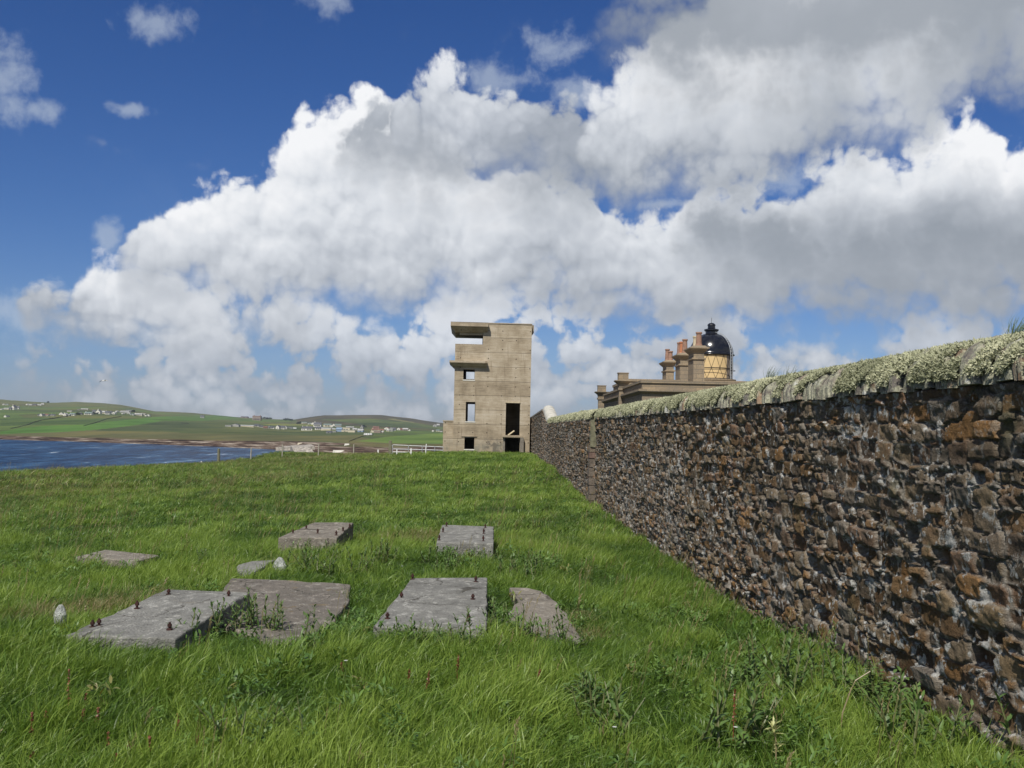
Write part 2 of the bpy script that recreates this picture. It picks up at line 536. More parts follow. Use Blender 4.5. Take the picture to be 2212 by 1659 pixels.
def make_materials():
    # ---- weathered board-marked concrete of the tower
    m, B, out = new_mat('board_marked_concrete')
    P = objco(B)
    x, y, z = B.sep(P)
    zz = B.m('ADD', z, B.m('MULTIPLY', B.noise(P, 0.5, 2), 0.06))
    band = B.m('FRACT', B.m('MULTIPLY', zz, 1 / 1.12))                       # pour lifts
    lift = B.step(B.m('ABSOLUTE', B.m('SUBTRACT', band, 0.5)), 0.478, 0.497)
    board = B.m('FRACT', B.m('MULTIPLY', z, 1 / 0.155))
    bl = B.step(B.m('ABSOLUTE', B.m('SUBTRACT', board, 0.5)), 0.40, 0.5)
    liftid = B.m('FLOOR', B.m('MULTIPLY', zz, 1 / 1.12))
    wn = B.node('ShaderNodeTexWhiteNoise', noise_dimensions='1D'); B.put(wn.inputs['W'], liftid)
    bid = B.node('ShaderNodeTexWhiteNoise', noise_dimensions='1D'); B.put(bid.inputs['W'], B.m('FLOOR', B.m('MULTIPLY', z, 1 / 0.155)))
    stretch = B.v('MULTIPLY', P, (0.6, 0.6, 6.0))
    n1 = B.noise(P, 0.9, 6, 0.62)
    n2 = B.noise(stretch, 2.0, 6, 0.65)
    n3 = B.noise(P, 14.0, 5, 0.7)
    f = B.m('ADD', B.m('MULTIPLY', n1, 0.65), B.m('MULTIPLY', n2, 0.35))
    f = B.m('ADD', B.m('MULTIPLY', B.m('SUBTRACT', f, 0.5), 1.25), 0.5)
    f = B.m('ADD', f, B.m('MULTIPLY', B.m('SUBTRACT', wn.outputs[0], 0.5), 0.12))
    f = B.m('ADD', f, B.m('MULTIPLY', B.m('SUBTRACT', bid.outputs[0], 0.5), 0.05))
    col = B.ramp(f, [(0.28, (0.22, 0.178, 0.122)), (0.46, (0.345, 0.285, 0.200)), (0.58, (0.43, 0.365, 0.268)), (0.75, (0.51, 0.45, 0.355))])
    col = B.mix(B.step(n3, 0.54, 0.70, 0, 0.6), col, (0.17, 0.14, 0.095))
    col = B.mix(B.m('MULTIPLY', lift, B.step(n2, 0.35, 0.6, 0.25, 0.75)), col, (0.12, 0.10, 0.075))
    col = B.mix(B.m('MULTIPLY', bl, 0.12), col, (0.12, 0.10, 0.08))
    # run-off stains under the pour joints, and tie-bolt holes on a grid
    st = B.noise(B.v('MULTIPLY', P, (5.0, 5.0, 0.35)), 1.0, 5, 0.6)
    col = B.mix(B.step(st, 0.56, 0.70, 0, 0.55), col, (0.17, 0.125, 0.08))
    bx = B.m('ABSOLUTE', B.m('SUBTRACT', x, 3.1))
    soot = B.m('MULTIPLY', B.m('MULTIPLY', B.step(bx, 1.1, 0.3), B.step(z, 1.5, 0.7)), B.step(B.noise(P, 2.6, 6, 0.7), 0.42, 0.56))
    col = B.mix(B.m('MULTIPLY', soot, 0.75), col, (0.10, 0.092, 0.080))
    green = B.m('MULTIPLY', B.step(z, 1.6, 0.0), B.step(n1, 0.45, 0.65))
    col = B.mix(B.m('MULTIPLY', green, 0.7), col, (0.13, 0.13, 0.10))
    hx = B.m('SUBTRACT', B.m('FRACT', B.m('ADD', B.m('MULTIPLY', x, 1 / 1.08), 0.1)), 0.5)
    hz = B.m('SUBTRACT', B.m('FRACT', B.m('ADD', B.m('MULTIPLY', z, 1 / 0.72), 0.3)), 0.5)
    hd = B.m('SQRT', B.m('ADD', B.m('POWER', B.m('MULTIPLY', hx, 1.08), 2.0), B.m('POWER', B.m('MULTIPLY', hz, 0.72), 2.0)))
    cell = B.xyz(B.m('FLOOR', B.m('ADD', B.m('MULTIPLY', x, 1 / 1.08), 0.1)), 0.0, B.m('FLOOR', B.m('ADD', B.m('MULTIPLY', z, 1 / 0.72), 0.3)))
    wh = B.node('ShaderNodeTexWhiteNoise', noise_dimensions='3D'); B.put(wh.inputs['Vector'], cell)
    hole = B.m('MULTIPLY', B.step(hd, 0.045, 0.03, kind='LINEAR'), B.m('GREATER_THAN', wh.outputs[0], 0.45))
    col = B.mix(hole, col, (0.05, 0.04, 0.03))
    h = B.m('ADD', B.m('MULTIPLY', n3, 0.5), B.m('MULTIPLY', n2, 0.8))
    h = B.m('SUBTRACT', h, B.m('MULTIPLY', lift, 0.9))
    h = B.m('SUBTRACT', h, B.m('MULTIPLY', bl, 0.25))
    h = B.m('SUBTRACT', h, B.m('MULTIPLY', hole, 1.5))
    principled(B, out, col, 0.92, h, 0.8, 0.03, spec=0.15)
    M['concrete'] = m

    # ---- grey concrete of the engine beds and floors
    def slab_mat(name, base, warm):
        m, B, out = new_mat(name)
        P = pos(B)
        n1 = B.noise(P, 1.6, 6, 0.65)
        n2 = B.noise(B.v('MULTIPLY', P, (13.0, 7.0, 13.0)), 1.0, 6, 0.75)
        n3 = B.noise(P, 60.0, 4, 0.7)
        n4 = B.noise(P, 9.0, 6, 0.75, 0.6)
        f = B.m('ADD', B.m('MULTIPLY', n1, 0.6), B.m('MULTIPLY', n2, 0.4))
        col = B.ramp(f, [(0.30, tuple(c * 0.62 for c in base)), (0.5, base), (0.68, tuple(c * 1.35 for c in base))])
        col = B.mix(B.step(n3, 0.5, 0.75, 0, 0.55), col, tuple(c * 0.45 for c in base))
        col = B.mix(B.step(n3, 0.42, 0.25, 0, 0.5), col, tuple(min(1, c * 1.9) for c in base))
        col = B.mix(B.step(n2, 0.54, 0.66, 0, 0.75), col, tuple(min(1, c * 2.0) for c in base))
        col = B.mix(B.step(n2, 0.44, 0.34, 0, 0.45), col, tuple(c * 0.5 for c in base))
        col = B.mix(B.step(n4, 0.57, 0.66, 0, 0.65), col, (0.42, 0.41, 0.36))
        ck = B.voro(B.v('ADD', P, B.v('MULTIPLY', B.noise(P, 3.0, 4, 0.6, color=True), (0.35, 0.35, 0.0))), 1.3, 'DISTANCE_TO_EDGE')
        col = B.mix(B.step(ck, 0.010, 0.003, 0, 0.75), col, (0.05, 0.045, 0.035))
        col = B.mix(B.step(B.noise(P, 22.0, 3, 0.6), 0.66, 0.72, 0, 0.8), col, (0.045, 0.04, 0.035))     # crustose lichen
        col = B.mix(B.step(B.noise(P, 4.0, 5, 0.7), 0.60, 0.72, 0, warm), col, (0.20, 0.14, 0.05))
        v = B.voro(P, 60.0)
        h = B.m('ADD', n3, B.m('MULTIPLY', n4, 1.2))
        h = B.m('ADD', h, B.m('MULTIPLY', v, 0.6))
        principled(B, out, col, 0.95, h, 0.9, 0.012, spec=0.12)
        return m
    M['slab'] = slab_mat('lichen_grey_concrete', (0.205, 0.202, 0.182), 0.15)
    M['slab_warm'] = slab_mat('brown_grey_concrete', (0.210, 0.188, 0.155), 0.25)
    M['floor_concrete'] = slab_mat('mossy_floor_concrete', (0.170, 0.152, 0.128), 0.75)

    # ---- rubble wall
    m, B, out = new_mat('rubble_masonry')
    P = pos(B)
    tone = B.node('ShaderNodeAttribute', attribute_type='GEOMETRY', attribute_name='tone').outputs['Color']
    mort = attr(B, 'mortar')
    n1 = B.noise(P, 9.0, 6, 0.7)
    n2 = B.noise(P, 45.0, 6, 0.72)
    n5 = B.noise(B.v('MULTIPLY', P, (8.0, 8.0, 40.0)), 1.0, 5, 0.7)
    c = B.mix(B.step(n1, 0.40, 0.7, 0, 0.35), tone, B.mix(1.0, tone, (1.3, 1.1, 0.86), 'MULTIPLY'))
    c = B.mix(B.step(n5, 0.5, 0.7, 0, 0.6), c, B.mix(1.0, c, (0.45, 0.42, 0.42), 'MULTIPLY'))
    c = B.mix(B.step(n2, 0.52, 0.72, 0, 0.7), c, B.mix(1.0, c, (2.0, 1.9, 1.8), 'MULTIPLY'))
    c = B.mix(B.step(n2, 0.45, 0.28, 0, 0.7), c, B.mix(1.0, c, (0.3, 0.3, 0.32), 'MULTIPLY'))
    mc = B.ramp(B.noise(P, 30.0, 6, 0.75), [(0.3, (0.13, 0.115, 0.095)), (0.5, (0.30, 0.265, 0.215)), (0.7, (0.50, 0.46, 0.39))])
    c = B.mix(mort, c, mc)
    lich = B.noise(P, 7.0, 8, 0.72, 0.4)
    lreg = B.noise(P, 0.9, 3, 0.5)
    lk = B.m('MULTIPLY', B.step(lich, 0.545, 0.585), B.step(lreg, 0.40, 0.54, 0.30, 1.0))
    c = B.mix(B.m('MULTIPLY', lk, 0.85), c, B.ramp(n2, [(0.3, (0.30, 0.30, 0.27)), (0.6, (0.62, 0.62, 0.58))]))
    spot = B.voro(P, 14.0)
    sp = B.m('MULTIPLY', B.step(spot, 0.24, 0.18), B.step(B.noise(P, 3.0, 2), 0.46, 0.56))
    c = B.mix(B.m('MULTIPLY', sp, 0.85), c, (0.66, 0.66, 0.62))
    gl = B.step(B.noise(P, 2.2, 5, 0.6), 0.60, 0.72, 0, 0.4)
    c = B.mix(gl, c, (0.13, 0.14, 0.08))
    h = B.m('ADD', B.m('MULTIPLY', n2, 1.0), B.m('MULTIPLY', n5, 0.6))
    h = B.m('ADD', h, B.m('MULTIPLY', n1, 0.8))
    principled(B, out, c, 0.95, h, 1.0, 0.032, spec=0.1)
    M['rubble'] = m

    # ---- on-edge coping stones with lichen skin
    m, B, out = new_mat('lichened_coping_stone')
    P = pos(B)
    tone = B.node('ShaderNodeAttribute', attribute_type='GEOMETRY', attribute_name='tone').outputs['Color']
    n1 = B.noise(P, 10.0, 6, 0.7); n2 = B.noise(P, 55.0, 5, 0.7)
    c = B.mix(B.step(n2, 0.4, 0.7, 0, 0.7), tone, B.mix(1.0, tone, (1.7, 1.6, 1.45), 'MULTIPLY'))
    c = B.mix(B.step(n1, 0.42, 0.54, 0, 0.85), c, B.ramp(n2, [(0.35, (0.22, 0.225, 0.15)), (0.65, (0.50, 0.49, 0.36))]))
    c = B.mix(B.step(B.noise(P, 5.0, 5, 0.7), 0.60, 0.66, 0, 0.9), c, (0.50, 0.50, 0.46))
    principled(B, out, c, 0.95, B.m('ADD', n2, n1), 1.0, 0.02, spec=0.1)
    M['coping'] = m

    # ---- sandstone of the keepers' building
    m, B, out = new_mat('weathered_sandstone')
    P = objco(B)
    br = B.node('ShaderNodeTexBrick')
    x, y, z = B.sep(P)
    B.put(br.inputs['Vector'], B.xyz(B.m('ADD', x, y), z, 0.0))
    br.inputs['Scale'].default_value = 1.0
    br.inputs['Brick Width'].default_value = 0.85; br.inputs['Row Height'].default_value = 0.32
    br.inputs['Mortar Size'].default_value = 0.012
    br.inputs['Color1'].default_value = (0.25, 0.200, 0.140, 1); br.inputs['Color2'].default_value = (0.33, 0.255, 0.165, 1)
    br.inputs['Mortar'].default_value = (0.16, 0.145, 0.115, 1)
    n1 = B.noise(P, 1.7, 6, 0.65); n2 = B.noise(P, 12.0, 5, 0.7)
    c = B.mix(B.step(n1, 0.4, 0.65, 0, 0.5), br.outputs['Color'], (0.20, 0.17, 0.13))
    c = B.mix(B.step(n2, 0.50, 0.70, 0, 0.6), c, (0.12, 0.11, 0.085))
    c = B.mix(B.step(B.noise(P, 5.0, 6, 0.7), 0.60, 0.70, 0, 0.6), c, (0.36, 0.36, 0.30))
    principled(B, out, c, 0.9, B.m('ADD', n2, B.m('MULTIPLY', br.outputs['Fac'], -0.6)), 0.7, 0.02, spec=0.15)
    M['sandstone'] = m

    M['iron_black'] = simple_mat('gloss_black_paint', (0.006, 0.007, 0.011), 0.20, 0.3, 3.0, 0.0, 0.0, spec=0.55)
    M['yellow_blind'] = simple_mat('ochre_painted_panel', (0.60, 0.44, 0.22), 0.6, 0.06, 2.0, 0.1)
    M['grey_panel'] = simple_mat('dull_brown_glazing', (0.20, 0.165, 0.13), 0.3, 0.2, 2.0, 0.1)
    M['dark_paint'] = simple_mat('dark_bronze_paint', (0.045, 0.036, 0.030), 0.45, 0.2, 3.0, 0.1)
    M['pot_orange'] = simple_mat('orange_terracotta', (0.42, 0.17, 0.085), 0.75, 0.2, 6.0, 0.3)
    M['pot_brown'] = simple_mat('brown_terracotta', (0.28, 0.165, 0.115), 0.75, 0.25, 6.0, 0.3)
    M['pot_cream'] = simple_mat('cream_terracotta', (0.47, 0.40, 0.27), 0.75, 0.2, 6.0, 0.3)
    M['galv'] = simple_mat('galvanised_steel', (0.40, 0.42, 0.43), 0.5, 0.15, 8.0, 0.2, metal=0.3)
    M['post_wood'] = simple_mat('silvered_timber', (0.33, 0.31, 0.25), 0.9, 0.3, 12.0, 0.6)
    M['post_dark'] = simple_mat('mossy_timber', (0.16, 0.155, 0.10), 0.9, 0.35, 10.0, 0.6)
    M['post_white'] = simple_mat('white_painted_post', (0.72, 0.72, 0.68), 0.7, 0.1, 12.0, 0.3)
    M['rust'] = simple_mat('rusted_iron', (0.050, 0.022, 0.018), 0.9, 0.4, 40.0, 0.9, 0.004)
    M['white_stone'] = simple_mat('pale_quartz_stone', (0.42, 0.44, 0.40), 0.9, 0.4, 14.0, 1.0, 0.03)
    M['white_harl'] = simple_mat('white_harled_wall', (0.62, 0.60, 0.53), 0.85, 0.12, 0.5, 0.1)
    M['cream_harl'] = simple_mat('cream_harled_wall', (0.52, 0.47, 0.35), 0.85, 0.12, 0.5, 0.1)
    M['grey_wall'] = simple_mat('grey_rendered_wall', (0.30, 0.30, 0.28), 0.85, 0.15, 0.5, 0.1)
    M['stone_wall'] = simple_mat('brown_stone_house', (0.24, 0.19, 0.16), 0.85, 0.2, 0.5, 0.1)
    M['slate'] = simple_mat('dark_slate_roof', (0.085, 0.088, 0.10), 0.6, 0.2, 0.6, 0.1)
    M['pale_roof'] = simple_mat('pale_sheet_roof', (0.38, 0.38, 0.36), 0.6, 0.2, 0.6, 0.1)
    M['green_roof'] = simple_mat('green_grey_sheet_roof', (0.16, 0.21, 0.19), 0.6, 0.2, 0.6, 0.1)
    M['blue_wall'] = simple_mat('blue_grey_cladding', (0.22, 0.29, 0.38), 0.6, 0.15, 0.6, 0.1)
    M['red_roof'] = simple_mat('brown_red_roof', (0.20, 0.10, 0.075), 0.8, 0.2, 0.6, 0.1)
    M['opening'] = simple_mat('dark_glass', (0.03, 0.032, 0.036), 0.3, 0.2, 1.0, 0.0)
    M['white_van'] = simple_mat('white_vehicle_paint', (0.80, 0.80, 0.78), 0.35, 0.03, 1.0, 0.0)
    M['gull_white'] = simple_mat('white_feathers', (0.75, 0.75, 0.72), 0.8, 0.05, 9.0, 0.2)
    M['gull_grey'] = simple_mat('grey_feathers', (0.10, 0.11, 0.12), 0.8, 0.15, 9.0, 0.2)
    M['beak'] = simple_mat('yellow_beak', (0.6, 0.35, 0.05), 0.6)

    # ---- moss and soil under the grass
    m, B, out = new_mat('turf')
    P = pos(B)
    n1 = B.noise(P, 0.12, 5, 0.6); n2 = B.noise(P, 3.0, 6, 0.7); n3 = B.noise(P, 25.0, 4, 0.7)
    c = B.ramp(B.m('ADD', B.m('MULTIPLY', n1, 0.6), B.m('MULTIPLY', n2, 0.4)), [(0.35, (0.030, 0.045, 0.012)), (0.52, (0.050, 0.070, 0.018)), (0.66, (0.080, 0.080, 0.030))])
    c = B.mix(B.step(n3, 0.5, 0.7, 0, 0.6), c, (0.022, 0.034, 0.010))
    x, y, z = B.sep(P)
    rock = B.ramp(B.noise(B.v('MULTIPLY', P, (0.3, 0.3, 2.5)), 1.0, 6, 0.7), [(0.35, (0.06, 0.045, 0.035)), (0.55, (0.20, 0.155, 0.12)), (0.7, (0.33, 0.29, 0.24))])
    cliff = B.step(z, -3.6, -4.6)
    c = B.mix(cliff, c, rock)
    principled(B, out, c, 0.95, B.m('ADD', n2, n3), 1.0, 0.08, spec=0.1)
    M['turf'] = m

    # ---- grass blades: tone comes with each tuft
    def blades(name, lo, mid, hi, dry, trans=0.35):
        m, B, out = new_mat(name)
        t = attr(B, 'hue', 'Fac', 'INSTANCER')
        d = attr(B, 'dry', 'Fac', 'INSTANCER')
        b = attr(B, 'blade')
        up = attr(B, 'up')
        v = B.m('ADD', B.m('MULTIPLY', t, 0.62), B.m('MULTIPLY', b, 0.42))
        c = B.ramp(v, [(0.1, lo), (0.45, mid), (0.85, hi)])
        dr = B.step(B.m('ADD', B.m('MULTIPLY', b, 0.7), d), 0.78, 1.15, 0, 1.0)
        c = B.mix(dr, c, dry)
        p = B.node('ShaderNodeBsdfPrincipled')
        B.put(p.inputs['Base Color'], c)
        p.inputs['Roughness'].default_value = 0.42
        p.inputs['Specular IOR Level'].default_value = 0.35
        tr = B.node('ShaderNodeBsdfTranslucent')
        B.put(tr.inputs['Color'], B.mix(1.0, c, (1.15, 1.2, 0.6), 'MULTIPLY'))
        mx = B.node('ShaderNodeMixShader'); mx.inputs[0].default_value = trans
        B.t.links.new(p.outputs[0], mx.inputs[1]); B.t.links.new(tr.outputs[0], mx.inputs[2])
        B.t.links.new(mx.outputs[0], out.inputs['Surface'])
        return m
    M['blade'] = blades('grass_blade', (0.034, 0.076, 0.012), (0.102, 0.182, 0.025), (0.240, 0.330, 0.060), (0.270, 0.220, 0.110))
    M['leaf'] = blades('thistle_leaf', (0.045, 0.095, 0.020), (0.085, 0.160, 0.032), (0.150, 0.240, 0.055), (0.20, 0.19, 0.06), 0.25)

    def plain_leaf(name, a, b_, trans=0.25):
        m, B, out = new_mat(name)
        c = B.ramp(B.noise(objco(B), 18.0, 3, 0.6), [(0.35, a), (0.65, b_)])
        p = B.node('ShaderNodeBsdfPrincipled')
        B.put(p.inputs['Base Color'], c); p.inputs['Roughness'].default_value = 0.5
        tr = B.node('ShaderNodeBsdfTranslucent'); B.put(tr.inputs['Color'], c)
        mx = B.node('ShaderNodeMixShader'); mx.inputs[0].default_value = trans
        B.t.links.new(p.outputs[0], mx.inputs[1]); B.t.links.new(tr.outputs[0], mx.inputs[2])
        B.t.links.new(mx.outputs[0], out.inputs['Surface'])
        return m
    M['weed'] = plain_leaf('weed_leaf', (0.065, 0.125, 0.030), (0.140, 0.225, 0.055))
    M['weed_pale'] = plain_leaf('sickly_yellow_leaf', (0.35, 0.36, 0.12), (0.55, 0.55, 0.25))
    M['stem'] = plain_leaf('green_stem', (0.10, 0.13, 0.04), (0.16, 0.16, 0.07), 0.1)
    M['sorrel'] = plain_leaf('rusty_seed_head', (0.16, 0.045, 0.025), (0.26, 0.10, 0.05), 0.15)
    M['dry_stem'] = plain_leaf('dry_straw', (0.26, 0.20, 0.10), (0.36, 0.30, 0.18), 0.15)
    M['daisy'] = plain_leaf('white_petal', (0.75, 0.75, 0.72), (0.8, 0.8, 0.78), 0.2)

    m, B, out = new_mat('sea_ivory_lichen')
    t = attr(B, 'hue', 'Fac', 'INSTANCER'); b = attr(B, 'blade')
    c = B.ramp(B.m('ADD', B.m('MULTIPLY', t, 0.5), B.m('MULTIPLY', b, 0.5)), [(0.1, (0.12, 0.13, 0.07)), (0.45, (0.38, 0.39, 0.245)), (0.88, (0.62, 0.61, 0.42))])
    p = principled(B, out, c, 0.85, spec=0.15)
    M['lichen'] = m

    # ---- sea
    m, B, out = new_mat('choppy_sea')
    P = pos(B)
    sc_ = B.v('MULTIPLY', P, (1.0, 0.22, 1.0))
    w1 = B.noise(sc_, 0.15, 8, 0.68, 0.6)
    w2 = B.noise(sc_, 0.5, 6, 0.65, 0.4)
    reg = B.noise(P, 0.012, 3, 0.5)
    foam = B.m('MULTIPLY', B.step(w1, 0.62, 0.66), B.step(w2, 0.50, 0.60))
    foam = B.m('MULTIPLY', foam, B.step(reg, 0.40, 0.6, 0.15, 1.0))
    c = B.ramp(B.m('ADD', B.m('MULTIPLY', w1, 0.6), B.m('MULTIPLY', w2, 0.4)), [(0.40, (0.001, 0.005, 0.018)), (0.5, (0.006, 0.030, 0.080)), (0.58, (0.035, 0.10, 0.19)), (0.66, (0.12, 0.22, 0.32))])  # wave light and shade put into the colour, since distant bump averages out
    c = B.mix(foam, c, (0.8, 0.82, 0.82))
    p = principled(B, out, c, B.m('ADD', 0.34, B.m('MULTIPLY', foam, 0.5)), B.m('ADD', w1, B.m('MULTIPLY', w2, 0.35)), 1.0, 2.2, spec=0.08)
    M['sea'] = m

    # ---- far land
    m, B, out = new_mat('distant_fields')
    P = pos(B)
    tone = B.node('ShaderNodeAttribute', attribute_type='GEOMETRY', attribute_name='tone').outputs['Color']
    rk = attr(B, 'rock')
    n = B.noise(B.v('MULTIPLY', P, (0.02, 0.006, 0.02)), 1.0, 7, 0.65)
    n2 = B.noise(P, 0.02, 6, 0.7)
    c = B.mix(1.0, tone, B.ramp(n, [(0.35, (0.66, 0.70, 0.70)), (0.5, (1.0, 1.0, 1.0)), (0.65, (1.4, 1.25, 1.05))]), 'MULTIPLY')
    c = B.mix(B.step(n2, 0.55, 0.7, 0, 0.3), c, B.mix(1.0, c, (0.55, 0.6, 0.6), 'MULTIPLY'))
    st = B.noise(B.v('ADD', B.v('MULTIPLY', P, (0.085, 0.03, 2.2)), B.xyz(0.0, B.m('MULTIPLY', B.sep(P)[0], 0.004), 0.0)), 1.0, 7, 0.72)
    rc = B.ramp(st, [(0.40, (0.018, 0.013, 0.012)), (0.49, (0.075, 0.05, 0.038)), (0.55, (0.16, 0.125, 0.095)), (0.64, (0.32, 0.28, 0.23))])
    c = B.mix(rk, c, rc)
    principled(B, out, c, 0.95, spec=0.05)
    M['far'] = m

    m, B, out = new_mat('shore_rock')
    P = pos(B)
    st = B.noise(B.v('MULTIPLY', P, (0.7, 0.7, 3.0)), 1.0, 7, 0.72)
    rc = B.ramp(st, [(0.36, (0.05, 0.04, 0.035)), (0.5, (0.17, 0.13, 0.10)), (0.62, (0.33, 0.28, 0.22)), (0.7, (0.5, 0.46, 0.40))])
    principled(B, out, rc, 0.95, st, 1.0, 0.2, spec=0.05)
    M['rock'] = m
    M['revet'] = simple_mat('pink_grey_revetment', (0.35, 0.32, 0.275), 0.95, 0.65, 3.0, 1.0, 0.08)


make_materials()

# ================================================================== terrain
CTRL = []


def ctl(px, py, Y):
    p = at(px, py, Y); CTRL.append((p.x, p.y, p.z)); return p


# crest of the home field as the picture shows it: (px, py, distance)
CREST = [(-260, 1036, 38), (0, 1022, 45), (200, 1013, 55), (430, 1003, 72), (500, 997, 78), (545, 990, 84), (575, 980, 88), (605, 975, 90), (690, 979, 92), (720, 987, 94), (840, 985, 96), (955, 981, 98), (1100, 978, 100)]
crest_t, crest_Y = [], []
for px, py, Y in CREST:
    p = ctl(px, py, Y); crest_t.append(p.x / p.y); crest_Y.append(Y)
crest_t.append(0.10); crest_Y.append(150); crest_t.append(0.6); crest_Y.append(170)
for y, z in ((0, 0.13), (3, 0.12), (5, 0.03), (8, -0.12), (11, -0.24), (18, -0.26), (27, -0.24), (36, -0.16), (45, -0.05), (60, -0.15), (77, -0.32), (90, -0.5)):
    CTRL.append((2.5, y, z)); CTRL.append((6.0, y, z))
for x, y, z in ((0, 0, 0.02), (0, 4, 0.02), (-3, 4, 0.02), (0, 6.2, 0.08), (-0.5, 6.7, 0.22), (-0.9, 6.7, 0.21), (-0.1, 6.65, 0.20), (-2.6, 6.1, 0.26), (-3.1, 6.25, 0.27), (-2.25, 6.05, 0.20), (-3.4, 6.9, 0.22), (-1.6, 6.9, 0.02), (-1.9, 7.6, 0.02), (-5.2, 12.3, -0.25), (-4.2, 12.5, -0.24), (-5.5, 13.4, -0.28), (-4.4, 13.6, -0.24), (-2, 8, 0.07), (-0.4, 9.6, 0.07), (-1, 12.4, 0.08), (-3, 12.6, 0.08), (-2, 10.5, 0.02), (-6, 7, -0.06), (-8, 14, -0.35),
                (0, 30, -0.3), (-12, 30, -0.75), (-15, 15, -0.6), (-30, 30, -1.3), (-10, 50, -0.75), (-1, 55, -0.35), (-2.5, 77, -0.28), (-6, 77, -0.4),
                (20, 0, 0), (20, 30, 0), (20, 60, 0), (25, 90, 0), (40, 120, 0), (5, 130, -0.5), (-30, 0, -0.6), (0, -8, 0.1), (-5.5, 10, -0.2), (45, 0, 0), (-20, -8, -0.3), (20, -8, 0), (45, 60, 0)):
    CTRL.append((x, y, z))
C_ = np.array(CTRL)


def _phi(r):
    return r


_n = len(C_)
_A = np.zeros((_n + 3, _n + 3))
_D = np.hypot(C_[:, None, 0] - C_[None, :, 0], C_[:, None, 1] - C_[None, :, 1])
_A[:_n, :_n] = _D + np.eye(_n) * -0.8
_A[:_n, _n] = 1; _A[:_n, _n + 1] = C_[:, 0]; _A[:_n, _n + 2] = C_[:, 1]
_A[_n:, :_n] = _A[:_n, _n:].T
_W = np.linalg.solve(_A, np.concatenate([C_[:, 2], np.zeros(3)]))
SEA_Z = -8.35


def gz(x, y):
    """height of the home field"""
    x = np.asarray(x, float); y = np.asarray(y, float)
    sh = x.shape
    X = x.ravel(); Y = y.ravel()
    out = np.empty(X.size)
    for i in range(0, X.size, 20000):
        xs = X[i:i + 20000]; ys = Y[i:i + 20000]
        d = np.hypot(xs[:, None] - C_[None, :, 0], ys[:, None] - C_[None, :, 1])
        out[i:i + 20000] = d @ _W[:_n] + _W[_n] + _W[_n + 1] * xs + _W[_n + 2] * ys
    t = X / np.maximum(Y, 1.0)
    yc = np.interp(t, crest_t, crest_Y)
    over = np.maximum(0, Y - yc)
    out = out - np.minimum(over * 0.42, 9.5) * (over > 0)
    lf = np.maximum(0, -X - 48) * 0.5
    out = out - np.minimum(lf, 9)
    near = np.clip(1 - over / 3, 0, 1)
    out = out + (fbm(X * 0.35, Y * 0.35, 3, 3) * 0.05 + vnoise(X * 1.3, Y * 1.3, 9) * 0.018) * near
    return out.reshape(sh)


def gz1(x, y):
    return float(gz(np.array([x]), np.array([y]))[0])


def build_ground():
    ys = np.concatenate([np.arange(-6, 20, 0.25), np.arange(20, 105, 0.6), np.arange(105, 175, 2.0)])
    xs = np.concatenate([np.arange(-75, -12, 0.8), np.arange(-12, 7, 0.25), np.arange(7, 75, 1.2)])
    X, Y = np.meshgrid(xs, ys)
    Z = gz(X, Y)
    nx, ny = len(xs), len(ys)
    V = np.stack([X.ravel(), Y.ravel(), Z.ravel()], 1)
    i = np.arange(ny - 1)[:, None] * nx + np.arange(nx - 1)[None, :]
    F = np.stack([i, i + 1, i + nx + 1, i + nx], -1).reshape(-1, 4)
    o = mesh_obj('ground', V, F, M['turf'], smooth=True)
    tag(o, kind='structure')


build_ground()

# ------------------------------------------------------------------ sea
def build_sea():
    r_ = [(-3400, -250), (3400, -250), (3400, 3900), (-3400, 3900)]
    o = mesh_obj('sea', [(x, y, SEA_Z) for x, y in r_], [(0, 1, 2, 3)], M['sea'])
    tag(o, kind='structure')


build_sea()

# ------------------------------------------------------------------ land across the bay
# columns: px, shore py, clifftop py, [ (distance, py) ... ] out to the skyline
FAR = [(-250, 948, 938, [(900, 928), (1500, 890), (3000, 861)]),
       (0, 950, 941, [(560, 930), (1150, 893), (2600, 863)]),
       (104, 952.5, 943, [(560, 931), (1150, 895), (2600, 870)]),
       (165, 954, 944, [(560, 931), (1150, 896), (2600, 868)]),
       (221, 956, 945, [(560, 931), (1150, 898), (2600, 870.5)]),
       (260, 957.5, 946, [(560, 932), (1150, 899), (2600, 874)]),
       (333, 960, 947, [(560, 933), (1150, 905), (2600, 888)]),
       (417, 963.5, 949, [(560, 936), (1150, 910), (2600, 892)]),
       (508, 967, 950.5, [(560, 939), (1150, 917), (2600, 901)]),
       (546, 969, 952, [(560, 941), (1150, 920), (2600, 903)]),
       (590, 971, 953, [(560, 942), (1150, 926), (2600, 905)]),
       (635, 975, 954, [(560, 942), (1150, 931), (2600, 906)]),
       (700, 981, 956, [(560, 943), (1150, 929), (2600, 896.6)]),
       (760, 984, 957.5, [(560, 943), (1150, 928), (2600, 896)]),
       (822, 986, 959, [(560, 944), (1150, 930), (2600, 896.6)]),
       (875, 988, 959, [(560, 945), (1150, 932), (2600, 903)]),
       (955, 990, 960, [(560, 947), (1150, 935), (2600, 913)]),
       (1040, 992, 961, [(560, 948), (1150, 938), (2600, 922)]),
       (1110, 992, 961, [(560, 949), (1150, 940), (2600, 927)]),
       (1500, 1000, 970, [(560, 958), (1150, 950), (2600, 940)]),
       (2300, 1010, 985, [(560, 975), (1150, 968), (2600, 958)])]


